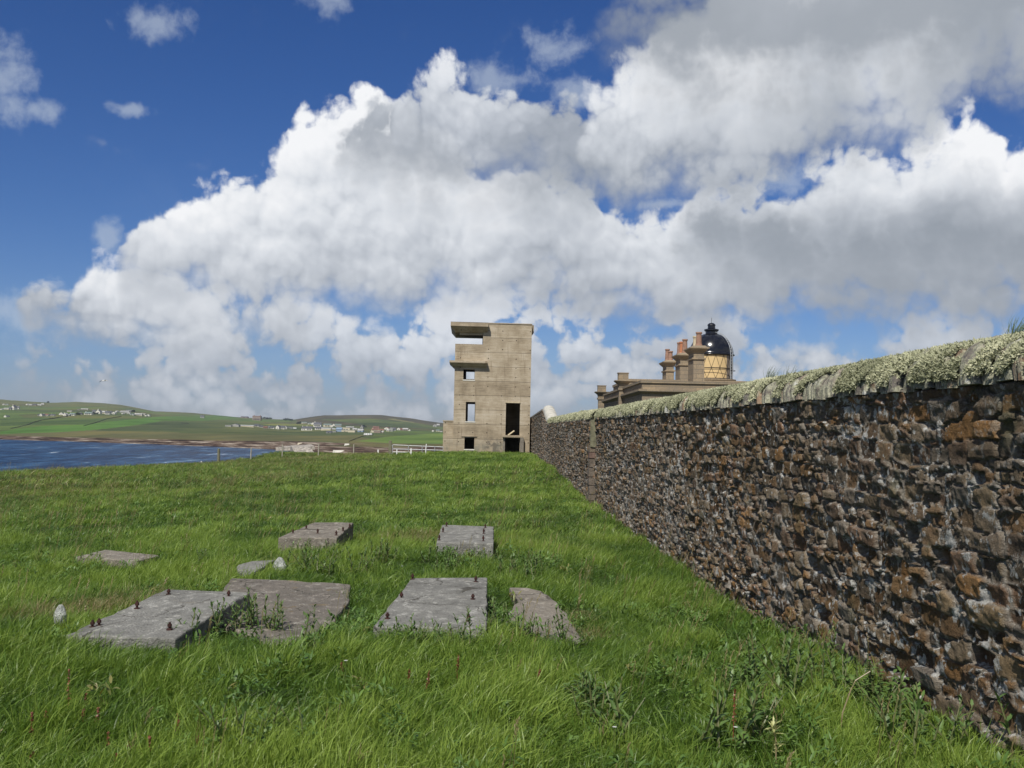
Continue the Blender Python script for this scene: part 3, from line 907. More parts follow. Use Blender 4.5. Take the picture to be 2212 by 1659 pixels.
def far_column(px):
    xs = [c[0] for c in FAR]
    k = lambda f: float(np.interp(px, xs, [f(c) for c in FAR]))
    shore_py, top_py = k(lambda c: c[1]), k(lambda c: c[2])
    d = ray(px, shore_py)
    Ys = (SEA_Z - EYE) / d.z * d.y
    rows = [(Ys - 25, None, -4.0), (Ys, shore_py, 0)]
    rows.append((Ys * 1.045 + 6, top_py, 0))
    for j in range(3):
        rows.append((FAR[0][3][j][0] if False else k(lambda c: c[3][j][0]), k(lambda c: c[3][j][1]), 0))
    return rows


def build_far():
    pxs = np.concatenate([np.arange(-250, 1160, 4.0), np.arange(1160, 2301, 40)])
    NR = 150
    V, tone, rock = [], [], []
    nx = len(pxs)
    S = np.concatenate([np.linspace(0, 1, 8)[:-1], np.linspace(1, 2, 26)[:-1], np.linspace(2, 5, NR - 33)])
    for ix, px in enumerate(pxs):
        rows = far_column(px)
        Ys = np.array([r_[0] for r_ in rows])
        pys = [r_[1] for r_ in rows]
        # heights
        zs, xs_ = [], []
        for Y, py, off in rows:
            if py is None:
                p = at(px, pys[1], Y); zs.append(SEA_Z - 4)
            else:
                p = at(px, py, Y); zs.append(p.z)
            xs_.append(p.x / Y)
        t = xs_[3]
        Yv = np.interp(S, range(6), Ys)
        # smooth rise between the far control rows (interpolate the picture height, keeps the slopes even)
        ang = np.array([(z_ - EYE) / Y for z_, Y in zip(zs, Ys)])
        zv = EYE + np.interp(S, range(6), ang) * Yv
        near = (S < 1)
        zv[near] = np.interp(S[near], [0, 1], [SEA_Z - 4, SEA_Z])
        for s_, Y, z_ in zip(S, Yv, zv):
            V.append((t * Y, Y, z_))
    V = np.array(V).reshape(nx, len(S), 3)
    Sg = np.broadcast_to(S[None, :], (nx, len(S)))
    PX = np.broadcast_to(pxs[:, None], (nx, len(S)))
    # ledges on the rocky shore
    inr = np.clip(1 - np.abs(Sg - 1.45) / 0.55, 0, 1)
    led = fbm(V[..., 0] * 0.03 + 5, Sg * 5.0 + V[..., 0] * 0.02, 21, 4)
    V[..., 2] += led * 1.1 * inr
    V[..., 2] += fbm(V[..., 0] * 0.006, V[..., 1] * 0.003, 33, 4) * np.clip(Sg - 2, 0, 1) * np.clip(5 - Sg, 0, 1) * 2.0
    V[..., 2] += fbm(V[..., 0] * 0.012, V[..., 1] * 0.003, 35, 4) * np.clip(Sg - 4, 0, 1) * 1.6
    # picture row of every vertex (for laying out the field boundaries where they stand)
    T = V[..., 0] / V[..., 1]
    # ---- land cover
    base = np.array((0.052, 0.088, 0.022))
    col = np.broadcast_to(base, V.shape).copy()
    n1 = fbm(V[..., 0] * 0.004, V[..., 1] * 0.0016, 41, 4)
    n2 = fbm(V[..., 0] * 0.012 + 9, V[..., 1] * 0.004, 43, 4)
    # patchwork of fields
    ci = np.floor(V[..., 0] / 190 + 0.45 * n1 + V[..., 1] * 0.0007).astype(int)
    cj = np.floor(V[..., 1] / 330 + 0.4 * n2 - V[..., 0] * 0.0009).astype(int)
    hsh = hash2(ci, cj, 5)
    pal = np.array([(0.062, 0.078, 0.032), (0.070, 0.094, 0.034), (0.080, 0.084, 0.038), (0.055, 0.066, 0.032), (0.072, 0.098, 0.036), (0.086, 0.080, 0.042)])
    col = pal[(hsh * 5.99).astype(int)]
    rgh = np.clip((n2 - 0.05) * 3, 0, 1)[..., None]
    col = col * (1 - rgh * 0.5) + np.array((0.080, 0.078, 0.034)) * rgh * 0.5
    f2 = V[..., 2]
    # the bright pasture on the left and the one behind the gate
    def quad(pts, c, soft=3):
        nonlocal col
        # pts: picture polygon turned to (tan azimuth, tan elevation)
        poly = []
        for px, py in pts:
            d = ray(px, py); poly.append((d.x / d.y, d.z / d.y))
        ex = (V[..., 2] - EYE) / V[..., 1]
        inside = np.zeros(T.shape, bool)
        j = len(poly) - 1
        for i in range(len(poly)):
            xi, yi = poly[i]; xj, yj = poly[j]
            cnd = ((yi > ex) != (yj > ex)) & (T < (xj - xi) * (ex - yi) / (yj - yi + 1e-12) + xi)
            inside ^= cnd
            j = i
        col[inside] = np.array(c)
    quad([(0, 905), (60, 902), (200, 903), (330, 905), (430, 912), (200, 918), (0, 921)], (0.056, 0.078, 0.032))
    quad([(0, 932), (30, 928), (90, 920), (180, 917), (290, 905), (345, 900), (405, 899), (350, 909), (280, 920), (200, 929), (120, 934), (40, 936), (0, 938)], (0.066, 0.118, 0.032))
    quad([(320, 905), (480, 896), (520, 903), (440, 909), (370, 911)], (0.062, 0.100, 0.032))
    quad([(200, 931), (290, 920), (360, 909), (460, 910), (520, 916), (480, 925), (340, 933)], (0.054, 0.064, 0.034))
    quad([(590, 915), (700, 916), (690, 921), (560, 918)], (0.12, 0.12, 0.04))
    quad([(770, 953), (830, 944), (880, 940), (955, 935), (1000, 935), (1000, 959), (860, 958)], (0.084, 0.118, 0.036))
    quad([(640, 903), (700, 895), (822, 894), (955, 911), (955, 930), (860, 925), (720, 917), (640, 916)], (0.060, 0.052, 0.036))
    quad([(690, 906), (800, 904), (900, 914), (955, 922), (955, 928), (860, 922), (760, 914)], (0.068, 0.082, 0.034))
    quad([(755, 912), (880, 915), (950, 926), (870, 924), (780, 918)], (0.050, 0.062, 0.030))
    quad([(835, 905), (850, 904), (900, 913), (880, 912)], (0.16, 0.14, 0.07))
    col = col * np.array((1.27, 1.38, 1.25)) * (1 + 0.10 * n2[..., None])
    band = np.clip((Sg - 1.75 + 0.22 * n2 + 0.25 * vnoise(V[..., 0] * 0.05, Sg * 3, 8)) / 0.18, 0, 1)
    rockm = 1 - band
    earth = np.clip(1 - np.abs(Sg - 1.95) / 0.25, 0, 1) * np.clip(0.6 + n2, 0, 1)
    col = col * (1 - 0.5 * earth[..., None]) + np.array((0.13, 0.085, 0.045)) * 0.5 * earth[..., None]
    m_ = len(S)
    i = np.arange(nx - 1)[:, None] * m_ + np.arange(m_ - 1)[None, :]
    F = np.stack([i, i + m_, i + m_ + 1, i + 1], -1).reshape(-1, 4)
    rgba = np.concatenate([col, np.ones(col.shape[:2] + (1,))], -1)
    o = mesh_obj('hills', V.reshape(-1, 3), F, M['far'], smooth=True,
                 attrs={'tone': ('POINT', 'FLOAT_COLOR', rgba.reshape(-1, 4)), 'rock': ('POINT', 'FLOAT', rockm.ravel())})
    tag(o, kind='structure')
    return V, pxs, S


FV, FPX_COLS, FS = build_far()
_Tcol = FV[:, -1, 0] / FV[:, -1, 1]


def far_at(px, py):
    """point of the far land seen at a picture position"""
    d = ray(px, py)
    t, e = d.x / d.y, d.z / d.y
    i = int(np.clip(np.searchsorted(_Tcol, t), 1, len(_Tcol) - 1))
    w = (t - _Tcol[i - 1]) / (_Tcol[i] - _Tcol[i - 1])
    ln = FV[i - 1] * (1 - w) + FV[i] * w
    ang = (ln[:, 2] - EYE) / ln[:, 1]
    for k in range(8, len(ln)):
        if ang[k] >= e:
            f = (e - ang[k - 1]) / max(ang[k] - ang[k - 1], 1e-9)
            p = ln[k - 1] * (1 - f) + ln[k] * f
            return Vector((t * p[1], p[1], p[2]))
    p = ln[-1]
    return Vector((t * p[1], p[1], p[2]))


def near_hit(px, py):
    """point of the home field seen at a picture position"""
    d = ray(px, py)
    Y = 2.0
    prev = None
    while Y < 140:
        x = d.x / d.y * Y; z = EYE + d.z / d.y * Y
        g = gz1(x, Y)
        if z <= g:
            return Vector((x, Y, g))
        Y *= 1.01
    return Vector((d.x / d.y * 100, 100, gz1(d.x / d.y * 100, 100)))


# ================================================================== the boundary wall
WX = 2.5
COPE_Z = 1.94
W_END = 84.0


def wall_top(s):
    s = np.asarray(s, float)
    return np.interp(s, [0, 50.6, 53, 56.5, 58.5, 84], [COPE_Z, COPE_Z, 2.2, 2.72, 2.66, 2.42])


def build_wall():
    root = empty('garden_wall', (WX, 3, 0))
    tag(root, 'long brown rubble stone wall with a lichen covered coping running away along the right', 'wall')
    inv = Matrix.Translation((-WX, -3, 0))
    # columns get wider apart with distance
    s = [3.2]
    while s[-1] < W_END:
        y = s[-1]
        s.append(y + max(0.010, 0.00016 * y * y if y < 30 else 0.0001 * y * y))
    s = np.array(s)
    nz = 210
    w = np.linspace(0, 1, nz)
    zb = gz(np.full(s.shape, WX), s) - 0.35
    zt = wall_top(s)
    S, Wd = np.meshgrid(s, w, indexing='ij')
    Z = zb[:, None] + (zt - zb)[:, None] * Wd
    a = S + 0.014 * fbm(S * 6, Z * 6, 2, 2); b = Z + 0.008 * fbm(S * 3.1, Z * 5, 5, 3) + 0.05 * vnoise(S * 0.5, Z * 0.5, 6)

    def cells(a, b, cw, ch, seed):
        j0 = np.floor(b / ch).astype(int)
        best = np.full(a.shape, 9.0); sec = np.full(a.shape, 9.0)
        bid = np.zeros(a.shape); bdx = np.zeros(a.shape); bdz = np.zeros(a.shape)
        for dj in (-1, 0, 1):
            j = j0 + dj
            off = hash2(j, j * 0 + 77, seed)
            i0 = np.floor(a / cw - off).astype(int)
            for di in (-2, -1, 0, 1, 2):
                i = i0 + di
                cx = (i + off + 0.5 + (hash2(i, j, seed + 1) - 0.5) * 0.75) * cw
                cz = (j + 0.5 + (hash2(i, j, seed + 2) - 0.5) * 0.24) * ch
                sx = cw * (0.7 + 0.75 * hash2(i, j, seed + 3)); sz = ch * (0.8 + 0.4 * hash2(i, j, seed + 4))
                dx = (a - cx) / sx; dz = (b - cz) / sz
                d = (np.abs(dx) ** 6 + np.abs(dz) ** 6) ** (1 / 6)
                idv = hash2(i, j, seed + 5)
                m1 = d < best
                sec = np.where(m1, best, np.minimum(sec, d))
                bid = np.where(m1, idv, bid); bdx = np.where(m1, dx, bdx); bdz = np.where(m1, dz, bdz)
                best = np.where(m1, d, best)
        return best, sec - best, bid, bdx, bdz
    big = cells(a, b, 0.27, 0.118, 10)
    sml = cells(a, b, 0.135, 0.062, 50)
    use_s = (fbm(S * 1.7, Z * 2.3, 61, 3) + (big[2] - 0.5) * 0.6) > 0.02
    # keep whole big stones whole: decide per big stone
    use_s = ((big[2] * 7.13) % 1.0 + 0.5 * fbm(S * 0.6, Z * 0.9, 61, 2)) > 0.55
    F1 = np.where(use_s, sml[0], big[0]); ed = np.where(use_s, np.minimum(sml[1], big[1] * 1.2), big[1])
    cid = np.where(use_s, sml[2], big[2]); dx = np.where(use_s, sml[3], big[3]); dz = np.where(use_s, sml[4], big[4])
    e = np.clip((ed - 0.035) / 0.065, 0, 1); e = e * e * (3 - 2 * e)
    r1 = (cid * 13.7) % 1; r2 = (cid * 29.3) % 1; r3 = (cid * 51.9) % 1
    rough = fbm(S * 14, Z * 22, 70, 4)
    prot = 0.012 + 0.042 * r1 ** 1.3
    h = e * (prot + dx * (r2 - 0.42) * 0.036 + dz * (r3 - 0.32) * 0.032 + 0.012 * rough)
    mortar_lv = 0.012 + 0.030 * fbm(S * 1.6, Z * 1.6, 80, 3) + 0.014 * fbm(S * 20, Z * 20, 82, 3)
    h = h + (1 - e) * mortar_lv
    holes = (r2 > 0.955) & (e > 0.3)
    h = np.where(holes, -0.05, h)
    # mortar smeared over the near stones, low down
    smear = np.clip((fbm(S * 1.1 + 3, Z * 1.6, 90, 4) - 0.0) * 4, 0, 1) * np.clip(1.3 - e, 0, 1)
    h = h + smear * 0.012
    crack = np.clip((0.055 - ed) / 0.04, 0, 1) * np.clip(fbm(S * 0.9 + 11, Z * 1.4, 95, 3) * 4 + 0.6 + (Z - 0.7) * 0.8, 0, 1)
    h = h - 0.035 * crack
    dr = (np.abs(S - 10.85) < 0.09) & (Z > -0.32) & (Z < -0.04)
    h = np.where(dr, -0.2, h)
    far = np.clip((S - 14) / 30, 0, 1)
    h = h * (1 + 0.4 * far)
    h = np.where(Wd > 0.995, np.minimum(h, 0.0), h)
    X = WX - h - 0.13 * (S > 26.05)
    mort = np.clip((1 - e) + smear * 0.5, 0, 1)
    pal = np.array([(0.115, 0.076, 0.046), (0.140, 0.092, 0.052), (0.100, 0.080, 0.062), (0.135, 0.108, 0.080), (0.175, 0.105, 0.052),
                    (0.110, 0.094, 0.080), (0.090, 0.064, 0.048), (0.160, 0.122, 0.080), (0.150, 0.096, 0.066), (0.125, 0.112, 0.100)])
    col = pal[(r3 * 9.99).astype(int)] * (0.90 + 0.85 * r1)[..., None] * np.array((1.0, 0.98, 0.88))
    V = np.stack([X, S, Z], -1) - np.array((WX, 3, 0))
    i = np.arange(len(s) - 1)[:, None] * nz + np.arange(nz - 1)[None, :]
    F = np.stack([i, i + 1, i + nz + 1, i + nz], -1).reshape(-1, 4)
    rgba = np.concatenate([col, np.ones(col.shape[:2] + (1,))], -1)
    mesh_obj('rubble_face', V.reshape(-1, 3), F, M['rubble'], root, smooth=True,
             attrs={'tone': ('POINT', 'FLOAT_COLOR', rgba.reshape(-1, 4)), 'mortar': ('POINT', 'FLOAT', mort.ravel())})
    # hearting and far side of the wall
    vs, fs = [], []
    ks = np.concatenate([np.arange(0.0, 50, 2.0), np.arange(50, W_END + 0.01, 1.0)])
    for y in ks:
        t = float(wall_top(y)) - 0.01; g = -1.2
        vs += [(0.07, y - 3, g), (0.48, y - 3, g), (0.48, y - 3, t), (0.07, y - 3, t)]
    n = len(ks)
    for k in range(n - 1):
        o = 4 * k
        for q in range(4):
            fs.append((o + q, o + (q + 1) % 4, o + 4 + (q + 1) % 4, o + 4 + q))
    fs += [(3, 2, 1, 0), (4 * (n - 1), 4 * (n - 1) + 1, 4 * (n - 1) + 2, 4 * (n - 1) + 3)]
    mesh_obj('wall_core', vs, fs, M['rubble'], root,
             attrs={'tone': ('POINT', 'FLOAT_COLOR', [(0.12, 0.09, 0.06, 1)] * len(vs)), 'mortar': ('POINT', 'FLOAT', [0.3] * len(vs))})
    # coping: flat stones set on edge, leaning a little, weathered into a rounded back
    cb = MB()
    y = 1.5
    crest_pts = []
    prof_n = 13
    while y < 50.6:
        th = rng.uniform(0.045, 0.13) * (1 if y < 16 else 1.6 if y < 30 else 2.4)
        hh = rng.uniform(0.22, 0.27); w_ = rng.uniform(0.275, 0.31); cx = 0.235 + rng.uniform(-0.015, 0.015) - (0.10 if y > 26.05 else 0)
        lean = rng.uniform(0.0, 0.16); z0 = COPE_Z - 0.012 + rng.uniform(-0.012, 0.008)
        tq = rng.uniform(0.6, 1.15)
        tone = rng.choice([(0.19, 0.175, 0.155), (0.22, 0.18, 0.14), (0.25, 0.175, 0.12), (0.17, 0.155, 0.14), (0.21, 0.20, 0.175), (0.24, 0.21, 0.18), (0.2, 0.185, 0.16)])
        rr = [rng.uniform(-0.018, 0.018) for _ in range(prof_n)]
        vs = []
        for side, (yy, sh) in enumerate(((y, 0.93), (y + th * 0.25, 1.0), (y + th * 0.75, 1.0), (y + th, 0.93))):
            for k in range(prof_n):
                t = math.pi * k / (prof_n - 1)
                c_, s_ = math.cos(t), math.sin(t)
                px_ = math.copysign(abs(c_) ** 0.75, c_); pz_ = s_ ** 0.8
                r_ = 1 + rr[k]
                vs.append((cx - px_ * w_ * r_ * sh, yy + pz_ * lean - 3, z0 + pz_ * hh * sh * r_))
        fs = []
        for q in range(3):
            for k in range(prof_n - 1):
                i0 = q * prof_n + k
                fs.append((i0, i0 + prof_n, i0 + prof_n + 1, i0 + 1))
            fs.append((q * prof_n + prof_n - 1, (q + 1) * prof_n + prof_n - 1, (q + 1) * prof_n, q * prof_n))
        fs.append(tuple(range(prof_n))); fs.append(tuple(range(3 * prof_n, 4 * prof_n))[::-1])
        cb.add(vs, fs, (tone[0] * tq, tone[1] * tq, tone[2] * tq, 1))
        y += th + rng.uniform(-0.004, 0.010)
    cb.build('coping', M['coping'], root)
    # smooth cement hump where the wall steps up, then thin coping to the tower
    rb = MB()
    sp = [50.5, 51.6, 52.8, 54.2, 55.6, 56.6, 57.6]
    vs, fs = [], []
    for q, yy in enumerate(sp):
        t = float(wall_top(yy)); hh = 0.30 if q < 6 else 0.12
        for k in range(prof_n):
            an = math.pi * k / (prof_n - 1)
            vs.append((0.175 - math.cos(an) * 0.33, yy - 3, t - 0.02 + math.sin(an) ** 0.8 * hh))
    for q in range(len(sp) - 1):
        for k in range(prof_n - 1):
            i0 = q * prof_n + k
            fs.append((i0, i0 + prof_n, i0 + prof_n + 1, i0 + 1))
    fs.append(tuple(range(prof_n))); fs.append(tuple(range((len(sp) - 1) * prof_n, len(sp) * prof_n))[::-1])
    rb.add(vs, fs)
    rb.build('ramped_coping', simple_mat('pale_cement', (0.50, 0.48, 0.41), 0.9, 0.25, 3.0, 0.8, 0.03), root, smooth=True)
    tb = MB()
    for q in range(13):
        y0, y1 = 57.6 + q * 2.0, 59.58 + q * 2.0
        t0, t1 = float(wall_top(y0)), float(wall_top(y1))
        vs = [(-0.19, y0 - 3, t0), (0.54, y0 - 3, t0), (0.54, y1 - 3, t1), (-0.19, y1 - 3, t1),
              (-0.19, y0 - 3, t0 + 0.1), (0.54, y0 - 3, t0 + 0.1), (0.54, y1 - 3, t1 + 0.1), (-0.19, y1 - 3, t1 + 0.1)]
        tb.add(vs, [(3, 2, 1, 0), (4, 5, 6, 7), (0, 1, 5, 4), (1, 2, 6, 5), (2, 3, 7, 6), (3, 0, 4, 7)])
    tb.build('thin_coping', M['slab_warm'], root)
    # quoins and upright stone where an old opening was
    yq = 26.1
    for q_, c_ in enumerate(((0.17, 0.135, 0.10), (0.145, 0.12, 0.095), (0.15, 0.10, 0.08))):
        M['quoin%d' % q_] = simple_mat('tan_quoin_stone', c_, 0.9, 0.3, 8, 1.0, 0.02)
    zz = gz1(WX, yq) - 0.1
    k = 0
    while zz < 1.18:
        hq = rng.uniform(0.13, 0.26)
        q = MB().box(-0.185 + rng.uniform(-.012, .012), 0.04, yq - 3 - 0.10 + rng.uniform(-.02, .02), yq - 3 + 0.34 + rng.uniform(-0.05, 0.05), zz, zz + hq - 0.018, jit=0.006)
        q.build('quoin', M['quoin%d' % rng.choice([0, 0, 1, 1, 1, 2])], root)
        zz += hq; k += 1
    MB().box(-0.17, 0.04, yq - 3 - 0.12, yq - 3 + 0.2, 1.20, 1.92, jit=0.012).build('upright_stone', M['post_dark'], root)
    return root


wall = build_wall()


# ================================================================== concrete lookout tower
def panel(mb, org, ud, wd, u0, u1, v0, v1, t, holes):
    """a wall of thickness t from (u0, v0) to (u1, v1) with rectangular openings"""
    us = sorted({u0, u1} | {min(max(h[0], u0), u1) for h in holes} | {min(max(h[1], u0), u1) for h in holes})
    vs_ = sorted({v0, v1} | {min(max(h[2], v0), v1) for h in holes} | {min(max(h[3], v0), v1) for h in holes})

    def solid(i, j):
        if i < 0 or j < 0 or i >= len(us) - 1 or j >= len(vs_) - 1:
            return False
        u = (us[i] + us[i + 1]) / 2; v = (vs_[j] + vs_[j + 1]) / 2
        return not any(h[0] < u < h[1] and h[2] < v < h[3] for h in holes)

    def P(u, v, w):
        return (org[0] + ud[0] * u + wd[0] * w, org[1] + ud[1] * u + wd[1] * w, org[2] + v)
    for i in range(len(us) - 1):
        for j in range(len(vs_) - 1):
            if not solid(i, j):
                continue
            a, b, c, d = us[i], us[i + 1], vs_[j], vs_[j + 1]
            mb.add([P(a, c, 0), P(b, c, 0), P(b, d, 0), P(a, d, 0)], [(0, 1, 2, 3)])
            mb.add([P(a, c, t), P(b, c, t), P(b, d, t), P(a, d, t)], [(3, 2, 1, 0)])
            if not solid(i - 1, j): mb.add([P(a, c, 0), P(a, d, 0), P(a, d, t), P(a, c, t)], [(0, 1, 2, 3)])
            if not solid(i + 1, j): mb.add([P(b, c, 0), P(b, d, 0), P(b, d, t), P(b, c, t)], [(3, 2, 1, 0)])
            if not solid(i, j - 1): mb.add([P(a, c, 0), P(b, c, 0), P(b, c, t), P(a, c, t)], [(3, 2, 1, 0)])
            if not solid(i, j + 1): mb.add([P(a, d, 0), P(b, d, 0), P(b, d, t), P(a, d, t)], [(0, 1, 2, 3)])


def build_tower():
    def z1(X, Y):
        return ((1280 + X / 3.455) * 0.72, (920 + Y / 3.455) * 0.72)
    o = at(*z1(270, 1515), 77.0)
    rz = R(2.0)
    root = empty('lookout_tower', o, rz)
    tag(root, 'tall square concrete lookout tower with empty window openings at the end of the wall', 'tower')
    ca, sa = math.cos(rz), math.sin(rz)

    def tw(X, Y, w=0.0):
        d = ray(*z1(X, Y))
        ex, ey = -o.x, -o.y                       # camera seen from the tower
        lx, ly = ex * ca + ey * sa, -ex * sa + ey * ca
        dx, dy = d.x * ca + d.y * sa, -d.x * sa + d.y * ca
        t = (w - ly) / dy
        return lx + dx * t, EYE - o.z + d.z * t
    def rect(x0, x1, ytop, ybot, w=0.0):
        a = tw(x0, ybot, w); b = tw(x1, ytop, w)
        return (a[0], b[0], a[1], b[1])
    W = tw(1067, 1400)[0]
    T = tw(900, 186)[1]                              # roof height
    PZ = tw(450, 388)[1]                             # parapet of the observation room
    OB = tw(586, 330)[0]                             # inner edge of the observation room opening
    CT = tw(450, 205)[1]                             # underside edge of the top canopy
    D = 5.4; t = 0.32
    win = [rect(390, 495, 1360, 1478), rect(403, 505, 988, 1190), rect(379, 500, 652, 757)]
    lo = rect(806, 966, 1356, 1600); up = rect(816, 970, 1000, 1332)
    wallm = MB()
    gap = (-1, OB, PZ, T - 0.22)
    panel(wallm, (0, 0, 0), (1, 0), (0, 1), 0, W, -0.9, T, t, win + [lo, up, gap])
    backs = [rect(425, 500, 1012, 1188, D), rect(410, 497, 678, 752, D), (-1, OB + 0.3, PZ - 0.25, T - 0.22)]
    panel(wallm, (0, D - t, 0), (1, 0), (0, 1), 0, W, -0.9, T, t, backs)
    panel(wallm, (0, t, 0), (0, 1), (1, 0), 0, D - 2 * t, -0.9, T, t, [(-1, D, PZ, T - 0.22)])
    panel(wallm, (W - t, t, 0), (0, 1), (1, 0), 0, D - 2 * t, -0.9, T, t, [])
    wallm.build('wall', M['concrete'], root)
    fl = MB()
    for z in (1.22, 4.45, 6.95):
        fl.box(t, W - t, t, D - t, z, z + 0.16)
    fl.box(OB + 0.02, OB + 0.2, t, D - t, 4.62, T - 0.3)           # inner partition
    fl.box(2.6, 2.78, t, D - t, -0.5, 1.2); fl.box(2.6, 2.78, t, D - t, 1.40, 4.43)
    fl.build('floor', M['concrete'], root)
    rf = MB()
    rf.box(OB - 0.05, W + 0.03, -0.03, D + 0.03, T + 0.002, T + 0.10)
    rf.box(W + 0.002, W + 0.22, 0.9, D, T - 0.52, T + 0.09)
    rf.build('roof', M['concrete'], root)
    # top canopy with splayed soffit
    cl = tw(250, 180, -0.35)[0]; cr_ = tw(640, 180, -0.35)[0]
    zt = tw(450, 163, -0.35)[1]; ze = tw(450, 206, -0.35)[1]
    c1 = MB()
    c1.frustum((cl, cr_, -0.55, D + 0.3), ze, (cl, cr_, -0.55, D + 0.3), zt)
    c1.frustum((cl + 0.34, cr_ - 0.10, -0.004, D - 0.02), ze - 0.40, (cl + 0.002, cr_ - 0.01, -0.54, D + 0.28), ze - 0.003)
    c1.box(0.32, OB - 0.01, 0.25, 0.45, ze - 0.60, ze - 0.395)
    c1.build('canopy', M['concrete'], root)
    # lower canopy over the first window
    cl = tw(236, 575, -0.32)[0]; cr_ = tw(628, 575, -0.32)[0]
    zt = tw(450, 562, -0.32)[1]; ze = tw(450, 583, -0.32)[1]
    c2 = MB()
    c2.frustum((cl, cr_, -0.50, 3.0), ze, (cl, cr_, -0.50, 3.0), zt)
    c2.frustum((-0.03, cr_ - 0.06, -0.012, 2.6), ze - 0.36, (cl + 0.01, cr_ - 0.01, -0.49, 2.98), ze - 0.003)
    c2.build('canopy', M['concrete'], root)
    # sills, lintels
    for h, k in ((win[0], 0), (win[1], 1), (win[2], 2)):
        s_ = MB().box(h[0] - 0.03, h[1] + 0.03, -0.035, t * 0.9, h[2] - 0.07, h[2] + 0.012)
        s_.build('sill', M['white_harl'], root)
    MB().box(win[0][0] - 0.25, win[0][1] + 0.2, -0.07, 0.0, win[0][3] + 0.09, win[0][3] + 0.15).build('drip_mould', M['concrete'], root)
    MB().box(up[0] - 0.05, up[1] + 0.02, -0.04, 0.2, up[3] - 0.005, up[3] + 0.09).build('lintel', M['pot_cream'], root)
    MB().box(up[0] - 0.22, up[1] + 0.2, -0.32, 0.1, lo[3] + 0.003, lo[3] + 0.13, jit=0.01).build('doorstep', M['concrete'], root)
    MB().box(lo[1] + 0.02, lo[1] + 0.29, -0.34, -0.002, -0.7, lo[3] - 0.005).build('pier', M['slab_warm'], root)
    MB().box(lo[0] - 0.14, lo[0] + 0.012, -0.06, 0.15, -0.7, lo[3] - 0.005).build('door_jamb', M['slab_warm'], root)
    # annexe on the left
    an = MB()
    l = tw(168, 1400, 1.6)[0]; h = tw(200, 1190, 1.6)[1]
    an.box(l, -0.004, 1.6, D - 0.3, -1.2, h)
    an.build('annexe', M['concrete'], root)
    MB().box(l - 0.04, 0.03, 1.55, D - 0.25, h + 0.003, h + 0.09).build('annexe_roof', M['concrete'], root)
    # broken plank lying in the upper doorway
    pl = MB()
    pl.tube([(4.25, 0.5, 1.42), (4.75, 0.9, 1.78)], 0.07, 4)
    p = pl.build('plank', M['pot_cream'], None)
    p.matrix_world = Matrix.Translation(o) @ Matrix.Rotation(rz, 4, 'Z')
    tag(p, 'pale broken board leaning inside the upper doorway of the concrete tower', 'board')
    return root


build_tower()


# ================================================================== keepers' building, chimneys, lighthouse
def z2(X, Y):
    return (1260 + X / 6.144, 662.4 + Y / 6.144)


